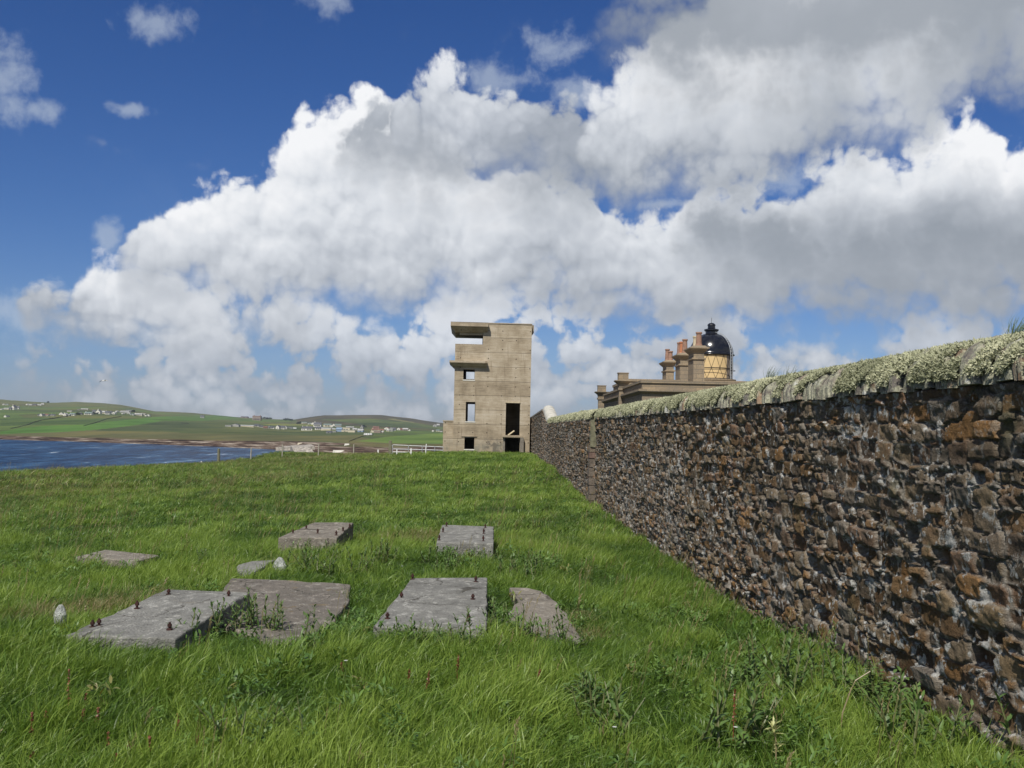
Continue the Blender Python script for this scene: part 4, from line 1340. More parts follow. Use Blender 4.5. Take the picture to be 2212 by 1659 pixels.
def build_station():
    A = at(*z2(782, 978), 63.0)
    zt = A.z
    Bp = atz(*z2(278, 1163), zt)
    dirv = Vector((Bp.x - A.x, Bp.y - A.y)).normalized()
    rz = math.atan2(dirv.y, dirv.x) - math.pi / 2        # local +y runs along the left wall
    L = (Vector((Bp.x, Bp.y)) - Vector((A.x, A.y))).length
    o = Vector((A.x, A.y, 0.0))
    root = empty('keepers_building', o, rz)
    tag(root, 'flat roofed sandstone keepers building with heavy parapet behind the garden wall', 'building')
    ca, sa = math.cos(rz), math.sin(rz)

    def loc(p):
        x, y = p.x - o.x, p.y - o.y
        return x * ca + y * sa, -x * sa + y * ca
    Wd = 13.0
    b = MB()
    b.box(0, Wd, 0, L, -0.6, zt - 0.85)
    b.build('wall', M['sandstone'], root)
    MB().frustum((-0.02, Wd + .02, -0.02, L), zt - 0.848, (-0.24, Wd + 0.24, -0.24, L), zt - 0.70).add([], []).box(-0.25, Wd + 0.25, -0.25, L - 0.01, zt - 0.698, zt - 0.56).build('cornice', M['sandstone'], root)
    pr = MB()
    pr.box(-0.02, Wd, -0.02, 0.35, zt - 0.555, zt - 0.16); pr.box(-0.02, 0.35, 0.352, L, zt - 0.555, zt - 0.16)
    pr.box(0.36, Wd - 0.02, 0.36, L, zt - 0.555, zt - 0.40)
    pr.build('parapet', M['sandstone'], root)
    cp = MB()
    cp.box(-0.12, Wd + 0.1, -0.12, 0.45, zt - 0.156, zt)
    cp.box(-0.12, 0.45, 0.452, L, zt - 0.157, zt - 0.002)
    cp.build('parapet_coping', M['sandstone'], root)
    # rear block a little higher
    q = at(*z2(603, 958), 77.0); lx, ly = loc(q)
    rb = MB(); rb.box(lx, Wd, ly, L - 0.3, zt - 0.54, q.z - 0.2).box(lx - 0.08, Wd + 0.05, ly - 0.08, L - 0.2, q.z - 0.196, q.z)
    rb.build('rear_block', M['sandstone'], root)
    # corner piers with flared caps
    for X0, Ytop in ((242, 1046), (522, 878)):
        d = ray(*z2(X0, 1200))
        # where the view line meets the plane of the left wall
        dx, dy = d.x * ca + d.y * sa, -d.x * sa + d.y * ca
        ex, ey = loc(Vector((0, 0, 0)))
        tt = (-0.05 - ex) / dx
        py_ = ey + dy * tt
        wp = at(*z2(X0, Ytop), d.y * tt)
        zz = wp.z
        p = MB()
        s_ = 0.30
        p.frustum((-s_ - .05, s_ - .05, py_ - s_, py_ + s_), -0.6, (-s_ - .05, s_ - .05, py_ - s_, py_ + s_), zz - 1.30)
        p.frustum((-s_ - .13, s_ + .03, py_ - s_ - .08, py_ + s_ + .08), zz - 1.298, (-s_ - .13, s_ + .03, py_ - s_ - .08, py_ + s_ + .08), zz - 1.12)
        p.frustum((-s_ - .05, s_ - .05, py_ - s_, py_ + s_), zz - 1.118, (-s_ - .11, s_ + .01, py_ - s_ - .06, py_ + s_ + .06), zz - 0.86)
        p.frustum((-s_ - .11, s_ + .01, py_ - s_ - .06, py_ + s_ + .06), zz - 0.858, (-s_ - .36, s_ + .26, py_ - s_ - .31, py_ + s_ + .31), zz - 0.64)
        p.box(-s_ - .37, s_ + .27, py_ - s_ - .32, py_ + s_ + .32, zz - 0.637, zz - 0.58)
        p.box(-s_ - .12, s_ + .02, py_ - s_ - .07, py_ + s_ + .07, zz - 0.577, zz - 0.06, jit=0.01)
        p.box(-s_ - .16, s_ + .06, py_ - s_ - .11, py_ + s_ + .11, zz - 0.057, zz)
        p.build('pier', M['sandstone'], root)
    # three chimney stacks in line, the nearest on the right
    zc = at(*z2(1540, 515), 70.0).z
    stacks = [((1465, 1618), 515, [((1535), 338, 'pot_brown', 0.27), ((1487), 392, 'pot_cream', 0.22)]),
              ((1285, 1415), 612, [((1350), 432, 'pot_brown', 0.26), ((1306), 465, 'pot_orange', 0.22), ((1274), 474, 'pot_brown', 0.22)]),
              ((1102, 1212), 708, [((1158), 590, 'pot_brown', 0.26), ((1117), 563, 'pot_brown', 0.25)])]
    for (x0, x1), yc, pots in stacks:
        c0 = atz(*z2(x0, yc), zc); c1 = atz(*z2(x1, yc), zc)
        l0 = loc(c0); l1 = loc(c1)
        wd = l1[0] - l0[0]; yy = l0[1]; dp = 2.1
        s = MB()
        xa, xb = l0[0], l1[0]
        s.box(xa, xb, yy, yy + dp, zt - 0.6, zc - 0.98)
        s.box(xa - 0.09, xb + 0.09, yy - 0.09, yy + dp + 0.09, zc - 0.977, zc - 0.86)
        s.box(xa + 0.02, xb - 0.02, yy + 0.02, yy + dp - 0.02, zc - 0.858, zc - 0.50)
        s.frustum((xa, xb, yy, yy + dp), zc - 0.498, (xa - 0.27, xb + 0.27, yy - 0.27, yy + dp + 0.27), zc - 0.22)
        s.box(xa - 0.29, xb + 0.29, yy - 0.29, yy + dp + 0.29, zc - 0.217, zc - 0.13)
        s.frustum((xa - 0.22, xb + 0.22, yy - 0.22, yy + dp + 0.22), zc - 0.128, (xa - 0.02, xb + 0.02, yy - 0.05, yy + dp + 0.05), zc)
        st = s.build('chimney_stack', M['sandstone'], root)
        m_ = len(pots)
        for k, (X, Yt, mt, r_) in enumerate(pots):
            pyy = yy + 0.28 + k * (dp - 0.55) / max(1, m_ - 1) * (1.0 if m_ > 2 else 0.75)
            wy = o.y + (xa + xb) / 2 * sa + pyy * ca
            top = at(*z2(X, Yt), wy)
            lx = loc(top)[0]
            h = top.z
            r_ *= 0.80
            pm = MB()
            pm.lathe([(r_ * 1.15, zc - 0.03), (r_ * 1.15, zc + 0.08), (r_ * 1.0, zc + 0.12), (r_ * 0.86, h - 0.25), (r_ * 0.86, h - 0.13), (r_ * 1.08, h - 0.11),
                      (r_ * 1.08, h - 0.02), (r_ * 0.95, h), (r_ * 0.72, h), (r_ * 0.68, h - 0.3), (0.01, h - 0.3)], 18, lx, pyy)
            pm.build('chimney_pot', M[mt], st, smooth=False)
    return root


build_station()


def build_lighthouse():
    YL = 86.0
    c = at(*z2(1697, 635), YL)
    k = YL / FPX / 6.144
    root = empty('lighthouse', (c.x, c.y, 0))
    tag(root, 'short lighthouse with glossy black dome over ochre triangular paned lantern', 'lighthouse')
    zb = c.z
    r = 292 * k
    n = 48
    prof = []
    zv = zb + (635 - 362) * k
    for i in range(15):
        a = R(90 * i / 14 * 0.93)
        prof.append((r * math.cos(a) ** 0.94, zb + (zv - zb + 0.08) * math.sin(a) * 1.0))
    d = MB(); d.lathe([(r * 0.97, zb - 0.10), (r * 1.05, zb - 0.10), (r * 1.05, zb - 0.02), (r, zb)] + prof, n)
    d.build('dome', M['iron_black'], root, smooth=True)
    vt = MB()
    vt.lathe([(80 * k, zv - 0.12), (78 * k, zb + (635 - 330) * k), (96 * k, zb + (635 - 318) * k), (96 * k, zb + (635 - 300) * k), (58 * k, zb + (635 - 292) * k),
              (50 * k, zb + (635 - 285) * k), (49 * k, zb + (635 - 250) * k), (56 * k, zb + (635 - 248) * k), (50 * k, zb + (635 - 232) * k), (30 * k, zb + (635 - 216) * k), (5 * k, zb + (635 - 212) * k), (0.001, zb + (635 - 210) * k)], 24)
    vt.build('ventilator', M['iron_black'], root, smooth=False)
    MB().tube([(0, 0, zb + 425 * k), (0, 0, zb + 492 * k)], 2.6 * k, 6).build('lightning_rod', M['dark_paint'], root)
    rl = 283 * k
    hl = 335 * k
    # lantern: ochre blinds towards the field, brown glass round the right hand side
    a_c = math.atan2(-c.y, -c.x)                       # angle pointing at the viewer
    y0 = a_c - R(75); y1 = a_c + R(45)
    MB().lathe([(rl, zb - hl), (rl, zb - 0.11)], 24, a0=y0, a1=y1).build('lantern_panel', M['yellow_blind'], root)
    MB().lathe([(rl, zb - hl), (rl, zb - 0.11)], 24, a0=y1, a1=y0 + 2 * math.pi).build('lantern_glass', M['grey_panel'], root)
    ast = MB()
    rr = rl + 0.02
    zm = zb - 192 * k; ztp = zb - 22 * k; zl = zb - 330 * k
    for i in range(16):
        for sgn in (-1, 1):
            for zz0, zz1 in ((zm, ztp), (zm, zl)):
                a0 = a_c + R(22.5 * i + 1); a1 = a0 + sgn * R(11.25)
                ast.tube([(rr * math.cos(a0), rr * math.sin(a0), zz0), (rr * math.cos(a1), rr * math.sin(a1), zz1)], 0.016, 4)
    ast.build('astragals', M['dark_paint'], root)
    rg = MB()
    for zz, rad, th in ((zm, rl + 0.03, 0.025), (zm - 0.16, rl + 0.22, 0.022), (zl, rl + 0.03, 0.03), (zb - 0.13, rl + 0.02, 0.03)):
        rg.tube([(rad * math.cos(t), rad * math.sin(t), zz) for t in [2 * math.pi * q / 40 for q in range(41)]], th, 5, cap=False)
    rg.build('ring_rail', M['dark_paint'], root)
    # ladder up the right hand side and over the dome
    az = a_c + R(56)
    lad = MB()
    for off in (-0.14, 0.14):
        pts = []
        for zz in (zl - 0.3, zm, zb - 0.15):
            pts.append((r + 0.16, off, zz))
        for i in range(1, 12):
            a = R(78 * i / 11)
            pts.append(((r + 0.14) * math.cos(a), off, zb + (zv - zb + 0.2) * math.sin(a)))
        w = [(p[0] * math.cos(az) - p[1] * math.sin(az), p[0] * math.sin(az) + p[1] * math.cos(az), p[2]) for p in pts]
        lad.tube(w, 0.028, 5)
    for i in range(22):
        if i < 11:
            p = (r + 0.16, zl - 0.2 + i * 0.25)
        else:
            a = R(76 * (i - 10) / 12); p = ((r + 0.14) * math.cos(a), zb + (zv - zb + 0.2) * math.sin(a))
        w = [(p[0] * math.cos(az) - o_ * math.sin(az), p[0] * math.sin(az) + o_ * math.cos(az), p[1]) for o_ in (-0.14, 0.14)]
        lad.tube(w, 0.018, 4)
    lad.build('ladder', M['galv'], root)
    tb = MB()
    tb.lathe([(rl + 0.02, -0.5), (rl + 0.02, zb - hl - 0.25), (rl + 0.30, zb - hl - 0.12), (rl + 0.30, zb - hl - 0.01), (0.01, zb - hl - 0.005)], 40)
    tb.build('tower', M['sandstone'], root)
    return root


build_lighthouse()


# ================================================================== concrete beds and floors in the grass
def z5(X, Y): return ((100 + X * 0.36166) * 0.72, (1540 + Y * 0.36166) * 0.72)
def z6(X, Y): return ((650 + X * 0.51989) * 0.72, (1500 + Y * 0.51989) * 0.72)


SLABS = []       # footprints kept free of grass


def slab(name, label, cat, corners, ztop, zbot, mat, rough_edge=0.012, bolts=(), group=None, sub=0.12):
    """block with a gently worn top; corners are world points in order"""
    P = [Vector((c.x, c.y)) for c in corners]
    cen = sum(P, Vector((0, 0))) / len(P)
    SLABS.append([(p.x, p.y) for p in P])
    root = empty(name, (cen.x, cen.y, zbot))
    tag(root, label, cat, group, 'thing')
    bm = bmesh.new()
    ring = []
    for i, p in enumerate(P):
        q = P[(i + 1) % len(P)]
        n = max(1, int((q - p).length / sub))
        for k in range(n):
            r_ = p.lerp(q, k / n)
            nrm = (r_ - cen).normalized()
            j = rng.uniform(-rough_edge, rough_edge) if k else 0
            ring.append(r_ + nrm * j)
    top = [bm.verts.new((r_.x - cen.x, r_.y - cen.y, ztop - zbot + rng.uniform(-0.004, 0.004))) for r_ in ring]
    bot = [bm.verts.new((r_.x - cen.x, r_.y - cen.y, 0)) for r_ in ring]
    f = bm.faces.new(top)
    m = len(ring)
    for i in range(m):
        bm.faces.new((top[i], bot[i], bot[(i + 1) % m], top[(i + 1) % m]))
    bm.faces.new(bot[::-1])
    bmesh.ops.recalc_face_normals(bm, faces=bm.faces)
    me = bpy.data.meshes.new('block'); bm.to_mesh(me); bm.free()
    me.materials.append(mat)
    o = bpy.data.objects.new('block', me); link(o, root)
    bv = o.modifiers.new('bevel', 'BEVEL'); bv.width = 0.012; bv.segments = 2; bv.limit_method = 'ANGLE'; bv.angle_limit = R(40)
    for bx, by, hgt in bolts:
        b = MB()
        x, y = bx - cen.x, by - cen.y; z = ztop - zbot
        hgt *= rng.uniform(0.7, 1.0)
        b.lathe([(0.022, z - 0.005), (0.021, z + 0.005), (0.009, z + 0.006), (0.009, z + hgt * 0.4), (0.0155, z + hgt * 0.4), (0.015, z + hgt * 0.75), (0.009, z + hgt * 0.76), (0.008, z + hgt), (0.001, z + hgt)], 7, x, y)
        b.build('bolt', M['rust'], root)
    return root


def bolts_at(pts, z, conv, h=0.06):
    out = []
    for X, Y in pts:
        p = atz(*conv(X, Y), z); out.append((p.x, p.y, h))
    return out


GB = 'concrete engine beds in the grass'
ZT = 0.25
slab('engine_bed', 'large grey concrete engine bed with rusty bolts in the middle foreground', 'engine bed',
     [atz(806, 1353, ZT), atz(1051, 1357, ZT), atz(1053, 1247, ZT), atz(888, 1249, ZT)], ZT, -0.3, M['slab'],
     bolts=bolts_at([(1130, 458), (1495, 472), (1066, 568), (1478, 572), (985, 684), (1453, 700)], ZT, z6, 0.055), group=GB)
slab('engine_bed', 'large bluish grey concrete bed at the lower left with thistles on its right edge', 'engine bed',
     [atz(*z5(262, 1010), ZT), atz(*z5(1180, 1036), ZT), atz(*z5(1802, 655), ZT), atz(*z5(1100, 628), ZT)], ZT, -0.3, M['slab'],
     bolts=bolts_at([(1122, 672), (1620, 690), (860, 790), (545, 932), (490, 945), (1130, 962)], ZT, z5, 0.06), group=GB)
slab('engine_bed', 'low weathered concrete block alone in the grass farthest left', 'engine bed',
     [atz(166, 1202, -0.1), atz(296, 1212, -0.1), atz(347, 1200, -0.1), atz(227, 1187, -0.1)], -0.1, -0.6, M['slab_warm'], group=GB)
slab('engine_bed', 'brown concrete bed behind the floor slab showing its speckled front face', 'engine bed',
     [atz(601, 1161, 0.2), atz(728, 1162, 0.2), atz(764, 1129, 0.2), atz(678, 1128, 0.2)], 0.2, -0.4, M['slab_warm'],
     bolts=bolts_at([(440, 192), (517, 165), (583, 192), (768, 158), (729, 180), (690, 203)], 0.2, z6, 0.06), group=GB)
slab('engine_bed', 'pale concrete bed with two rows of thin bolts behind the middle one', 'engine bed',
     [atz(943, 1171, 0.2), atz(1066, 1174, 0.2), atz(1066, 1137, 0.2), atz(955, 1134, 0.2)], 0.2, -0.4, M['slab'],
     bolts=bolts_at([(1326, 152), (1306, 186), (1284, 232), (1550, 161), (1541, 195), (1538, 238)], 0.2, z6, 0.075), group=GB)
slab('floor_slab', 'wide cracked concrete floor with moss between the two nearest beds', 'floor slab',
     [atz(x, y, 0.135) for x, y in ((420, 1345), (500, 1249), (600, 1253), (700, 1257), (757, 1263), (753, 1301), (725, 1335), (690, 1378), (668, 1396), (640, 1412), (585, 1402), (556, 1376), (480, 1350))],
     0.135, -0.35, M['floor_concrete'], 0.03)
slab('floor_slab', 'curved concrete floor piece to the right of the middle bed', 'floor slab',
     [atz(x, y, 0.11) for x, y in ((1080, 1336), (1120, 1300), (1100, 1268), (1140, 1270), (1170, 1276), (1190, 1290), (1207, 1306), (1236, 1349), (1262, 1385), (1240, 1392), (1178, 1383), (1106, 1352))],
     0.11, -0.35, M['slab_warm'], 0.03)
slab('floor_slab', 'small exposed corner of concrete beside the pointed rock', 'floor slab',
     [atz(x, y, 0.09) for x, y in ((511, 1224), (527, 1216), (560, 1211), (594, 1209), (575, 1220), (540, 1239), (520, 1238))], 0.09, -0.35, M['slab'], 0.03)


def rock(name, label, px, py, w, h, mat, zlift=0.0):
    p = near_hit(px, py)
    bm = bmesh.new()
    bmesh.ops.create_icosphere(bm, subdivisions=3, radius=1.0)
    s = rng.uniform(0, 50)
    for v in bm.verts:
        n = fbm(np.array([v.co.x * 1.5 + s]), np.array([v.co.y * 1.5 + v.co.z * 2]), 5, 3)[0]
        v.co *= 1 + 0.28 * n
        up = max(0, v.co.z)
        v.co.x *= w * (1 - 0.5 * up); v.co.y *= w * 0.8 * (1 - 0.4 * up); v.co.z *= h
    me = bpy.data.meshes.new(name); bm.to_mesh(me); bm.free(); me.materials.append(mat)
    o = bpy.data.objects.new(name, me); o.location = (p.x, p.y, p.z + h * 0.3 + zlift)
    link(o); tag(o, label, 'stone')
    return o


rock('stone', 'small white stone at the near left corner of the bluish bed', 129, 1372, 0.045, 0.075, M['white_stone'], 0.11)
rock('stone', 'pointed grey and white rock behind the cracked concrete floor', 604, 1243, 0.075, 0.10, M['white_stone'], 0.07)

# ================================================================== fence posts, gate
def post(label, x, ytop, ybot, w_px, mat, round_=True, name='fence_post', group='fence posts along the field edge', Y=None, cat='post'):
    b = near_hit(x, ybot) if Y is None else Vector((at(x, ybot, Y).x, Y, gz1(at(x, ybot, Y).x, Y)))
    Y_ = b.y
    top = at(x, ytop, Y_).z
    w = w_px * Y_ / FPX / 2
    m = MB()
    h = top - b.z
    if round_:
        m.tube([(0, 0, -0.4), (rng.uniform(-.01, .01), 0, h * 0.5), (rng.uniform(-.03, .03), 0, h - 0.02), (rng.uniform(-.03, .03), 0, h)], [w, w * 0.98, w * 0.92, w * 0.6], 8)
    else:
        m.box(-w, w, -w, w, -0.4, h, jit=w * 0.12)
    o = m.build(name, mat)
    o.location = b
    tag(o, label, cat, group)
    return o


post('thick mossy round strainer post standing against the sea', 472, 969, 1000, 6.2, M['post_dark'])
post('thin lichen whitened post just right of the thick strainer post', 542, 967.6, 995, 2.9, M['post_wood'])
post('thin pale post in front of the grassy mound and stone ramp', 609.4, 959.8, 989, 2.6, M['post_wood'])
post('thin grey post at the right end of the stone ramp', 688, 957.8, 986, 2.8, M['post_wood'])
post('thin grey post midway between stone ramp and gate', 764, 959.8, 983, 2.8, M['post_wood'])
post('square greenish timber gatepost at the hinge side of the gate', 842.5, 952, 985, 6.0, M['post_dark'], False, group=None)
post('tiny white stump far left of the thick strainer post', 435, 996, 1001.5, 2.2, M['post_white'], False, 'marker_post', 'short white marker posts')
post('short white marker post in line left of the gate', 816.6, 971.3, 982, 2.6, M['post_white'], False, 'marker_post', 'short white marker posts')
post('short white marker post seen through the left bars of the gate', 857, 970.8, 983, 2.0, M['post_white'], False, 'marker_post', 'short white marker posts')
post('short white marker post seen through the middle of the gate', 887.7, 968.7, 983, 2.4, M['post_white'], False, 'marker_post', 'short white marker posts')
post('tall white marker post rising above the top bar of the gate', 919.7, 959, 982, 2.2, M['post_white'], True, 'marker_post', 'short white marker posts')


def build_gate():
    Y = 77.6
    a = at(848.6, 961, Y); b = at(958, 966, Y)
    zb = at(848.6, 984, Y).z
    root = empty('field_gate', (a.x, Y, zb))
    tag(root, 'galvanised five bar field gate hung between timber gatepost and concrete tower', 'gate')
    L = b.x - a.x; H = a.z - zb; H2 = b.z - zb
    for k, f in enumerate((1.0, 0.62, 0.34, 0.06)):
        MB().tube([(0, 0, H * f), (L, 0, H * f + (H2 - H) * (0.9 if k == 0 else 0.25))], 0.028, 6).build('bar', M['galv'], root)
    for x in (0.0, L * 0.31, L * 0.58, L * 0.83, L - 0.02):
        t = H + (H2 - H) * x / L * 0.9
        MB().tube([(x, -0.04, -0.02), (x, -0.04, t + (0.03 if x not in (0.0,) else 0.02))], 0.026, 6).build('upright', M['galv'], root)
    for z in (H * 0.9, H * 0.2):
        MB().tube([(-0.16, 0, z), (0.03, 0, z)], 0.02, 5).build('hinge', M['galv'], root)


build_gate()

# stone revetment at the head of the slip
def zz7(X, Y): return ((600 + X / 5.53) * 0.72, (1230 + Y / 5.53) * 0.72)


def build_revetment():
    f = [at(*zz7(1535, 640), 92), at(*zz7(1830, 612), 92), at(*zz7(1935, 770), 88.5), at(*zz7(1650, 795), 88.5), at(*zz7(1585, 755), 89)]
    bk = [at(*zz7(1500, 592), 97.5), at(*zz7(1822, 592), 97.5)]
    o = Vector((f[0].x, f[0].y, f[3].z))
    root = empty('stone_ramp', o)
    tag(root, 'short pink and grey cobbled ramp on the mound above the shore', 'ramp')
    bm = bmesh.new()
    # sloping cobbled face as a grid with bumps, sides running down into the turf
    n = 26
    P = []
    for j in range(n + 1):
        v = j / n
        for i in range(n + 1):
            u = i / n
            a = f[0].lerp(f[1], u); b = (f[4].lerp(f[3], min(1, u * 3)) if u < 0.33 else f[3].lerp(f[2], (u - 0.33) / 0.67))
            p = a.lerp(b, v)
            bump = 0.10 * float(fbm(np.array([u * 9.]), np.array([v * 7.]), 4, 3)[0])
            P.append(bm.verts.new(p - o + Vector((0, -bump, bump))))
    for j in range(n):
        for i in range(n):
            k = j * (n + 1) + i
            bm.faces.new((P[k], P[k + n + 1], P[k + n + 2], P[k + 1]))
    me = bpy.data.meshes.new('cobbled_face'); bm.to_mesh(me); bm.free(); me.materials.append(M['revet'])
    link(bpy.data.objects.new('cobbled_face', me), root)
    g = MB()
    q = [f[0], f[1], bk[1], bk[0]]
    vs = [p - o + Vector((0, 0, 0.03)) for p in q] + [p - o + Vector((0, 0.3, -2.2)) for p in q]
    g.add(vs, [(0, 1, 2, 3), (7, 6, 5, 4), (0, 4, 5, 1), (1, 5, 6, 2), (2, 6, 7, 3), (3, 7, 4, 0)])
    g.build('ramp_core', M['revet'], root)
    # thin pale ledge reaching out to the left
    l0, l1 = at(*zz7(1255, 622), 98), at(*zz7(1905, 600), 98)
    d = MB()
    vs = []
    for z_, dz in ((0, 0.0), (1, -0.34)):
        vs += [l0 - o + Vector((0, 0, dz)), l1 - o + Vector((0, 0, dz)), l1 - o + Vector((-0.9, 3, dz + 0.12)), l0 - o + Vector((0.5, 3, dz + 0.12))]
    d.add(vs, [(0, 1, 2, 3), (7, 6, 5, 4), (0, 4, 5, 1), (1, 5, 6, 2), (2, 6, 7, 3), (3, 7, 4, 0)])
    d.build('ledge', M['revet'], root)


build_revetment()


def far_slab(name, label, cat, px0, px1, py, h_px, d_m, mat, taper=0.0):
    a, b = far_at(px0, py), far_at(px1, py)
    Y = (a.y + b.y) / 2
    a = at(px0, py, Y); b = at(px1, py, Y)
    h = h_px * Y / FPX
    m = MB()
    L = b.x - a.x
    m.frustum((0, L, 0, d_m), -0.6, (L * taper, L * (1 - taper), 0.3, d_m * 0.8), h)
    o = m.build(name, mat); o.location = a
    tag(o, label, cat)
    return o


far_slab('rowing_boat', 'long white upturned boat lying on the shore rocks behind the fence', 'boat', 718, 760, 976, 3.4, 2.2, M['white_harl'], 0.03)
far_slab('slipway', 'pale flat slipway running down behind the field gate', 'slipway', 882, 958, 980, 3.0, 9.0, M['galv'], 0.04)
far_slab('marker_stone', 'small pale block at the foot of the field dyke across the bay', 'stone', 642.5, 656.0, 958.6, 2.0, 2.0, M['cream_harl'], 0.02)
far_slab('marker_stone', 'white rounded boulder on the far shore left of the gatepost', 'stone', 742.5, 755.5, 962, 3.6, 2.0, M['white_harl'], 0.15)

# ================================================================== houses across the bay
HN = {}


def house(px0, px1, pyt, pyb, wallm, roofm, kind='long', win=2, chim=1, label='', group='houses across the bay'):
    """kind long: ridge runs across the view; gable: gable end faces us; shed: low roof; flat"""
    c = far_at((px0 + px1) / 2, pyb)
    a, b = at(px0, pyb, c.y), at(px1, pyb, c.y)
    s = c.y / FPX
    w = b.x - a.x; h = (pyb - pyt) * s
    d = max(w * 0.5, 5.0) if kind != 'gable' else max(w * 1.2, 8)
    name = {'long': 'house', 'gable': 'house', 'shed': 'farm_shed', 'flat': 'farm_building'}[kind]
    root = empty(name, (a.x + w / 2, c.y, c.z), rng.uniform(-0.12, 0.12))
    tag(root, label, 'shed' if kind in ('shed', 'flat') else 'house', group)
    x0, x1 = -w / 2, w / 2
    we = h * (0.52 if kind != 'shed' else 0.62)
    bm = MB()
    if kind == 'flat':
        bm.box(x0, x1, 0, d, -2, h * 0.88); bm.build('wall', wallm, root)
        MB().box(x0 - .2, x1 + .2, -.2, d + .2, h * 0.885, h).build('roof', roofm, root)
    elif kind == 'gable':
        bm.add([(x0, 0, -2), (x1, 0, -2), (x1, 0, we), (0, 0, h * 0.93), (x0, 0, we), (x0, d, -2), (x1, d, -2), (x1, d, we), (0, d, h * 0.93), (x0, d, we)],
               [(0, 1, 2, 3, 4), (9, 8, 7, 6, 5), (0, 5, 6, 1), (1, 6, 7, 2), (5, 0, 4, 9)])
        bm.build('wall', wallm, root)
        r = MB()
        t = h * 0.07
        for sx in (-1, 1):
            xe = sx * (w / 2 + 0.15)
            vs = [(0, 0.1, h * 0.935), (xe, 0.1, we - 0.1), (xe, 0.1, we - 0.1 + t), (0, 0.1, h * 0.935 + t)]
            vs += [(p[0], d, p[2]) for p in vs]
            fs = [(0, 1, 2, 3), (7, 6, 5, 4), (0, 4, 5, 1), (1, 5, 6, 2), (2, 6, 7, 3), (3, 7, 4, 0)]
            r.add(vs, [f[::sx] for f in fs])
        r.build('roof', roofm, root)
    else:
        bm.add([(x0, 0, -2), (x1, 0, -2), (x1, 0, we), (x0, 0, we), (x0, d, -2), (x1, d, -2), (x1, d, we), (x0, d, we), (x0, d / 2, h * 0.95), (x1, d / 2, h * 0.95)],
               [(0, 1, 2, 3), (6, 5, 4, 7), (0, 3, 8, 7, 4), (1, 5, 6, 9, 2)])
        bm.build('wall', wallm, root)
        r = MB()
        t = h * 0.05
        for sy in (0, 1):
            ye = -0.3 if sy == 0 else d + 0.3
            vs = [(x0 - .1, ye, we - 0.1), (x1 + .1, ye, we - 0.1), (x1 + .1, d / 2, h * 0.955), (x0 - .1, d / 2, h * 0.955)]
            vs += [(p[0], p[1], p[2] + t) for p in vs]
            fs = [(3, 2, 1, 0), (4, 5, 6, 7), (0, 1, 5, 4), (1, 2, 6, 5), (2, 3, 7, 6), (3, 0, 4, 7)]
            r.add(vs, [f[::(1 if sy == 0 else -1)] for f in fs])
        r.build('roof', roofm, root)
    for q in range(chim):
        cx = (x0 + 0.12 * w) if q == 0 else (x1 - 0.12 * w)
        if kind == 'gable':
            MB().box(-w * .1, w * .1, 0.3, 0.3 + w * .15, h * 0.9, h * 1.16).build('chimney', wallm, root)
            break
        MB().box(cx - w * .045, cx + w * .045, d / 2 - .5, d / 2 + .5, h * 0.9, h * 1.18).build('chimney', wallm, root)
    for q in range(win):
        u = x0 + w * (q + 1) / (win + 1)
        ww = min(w * 0.09, 1.3)
        MB().box(u - ww, u + ww, -0.06, 0.02, we * 0.25, we * 0.72).build('window', M['opening'], root)
    return root


Wm, Cm, Gm, Sm = M['white_harl'], M['cream_harl'], M['grey_wall'], M['stone_wall']
Sl, Pr, Gr, Rr, Bl = M['slate'], M['pale_roof'], M['green_roof'], M['red_roof'], M['blue_wall']


def zoneA(X, Y): return (X * 0.09765, 849.6 + Y * 0.09765)
def zoneB(X, Y): return (216 + X * 0.09765, 849.6 + Y * 0.09765)
def zoneC(X, Y): return (432 + X * 0.1302, 885.6 + Y * 0.1302)
def zoneD(X, Y): return (612 + X * 0.09765, 885.6 + Y * 0.09765)
def zoneE(X, Y): return (777.6 + X * 0.09765, 885.6 + Y * 0.09765)


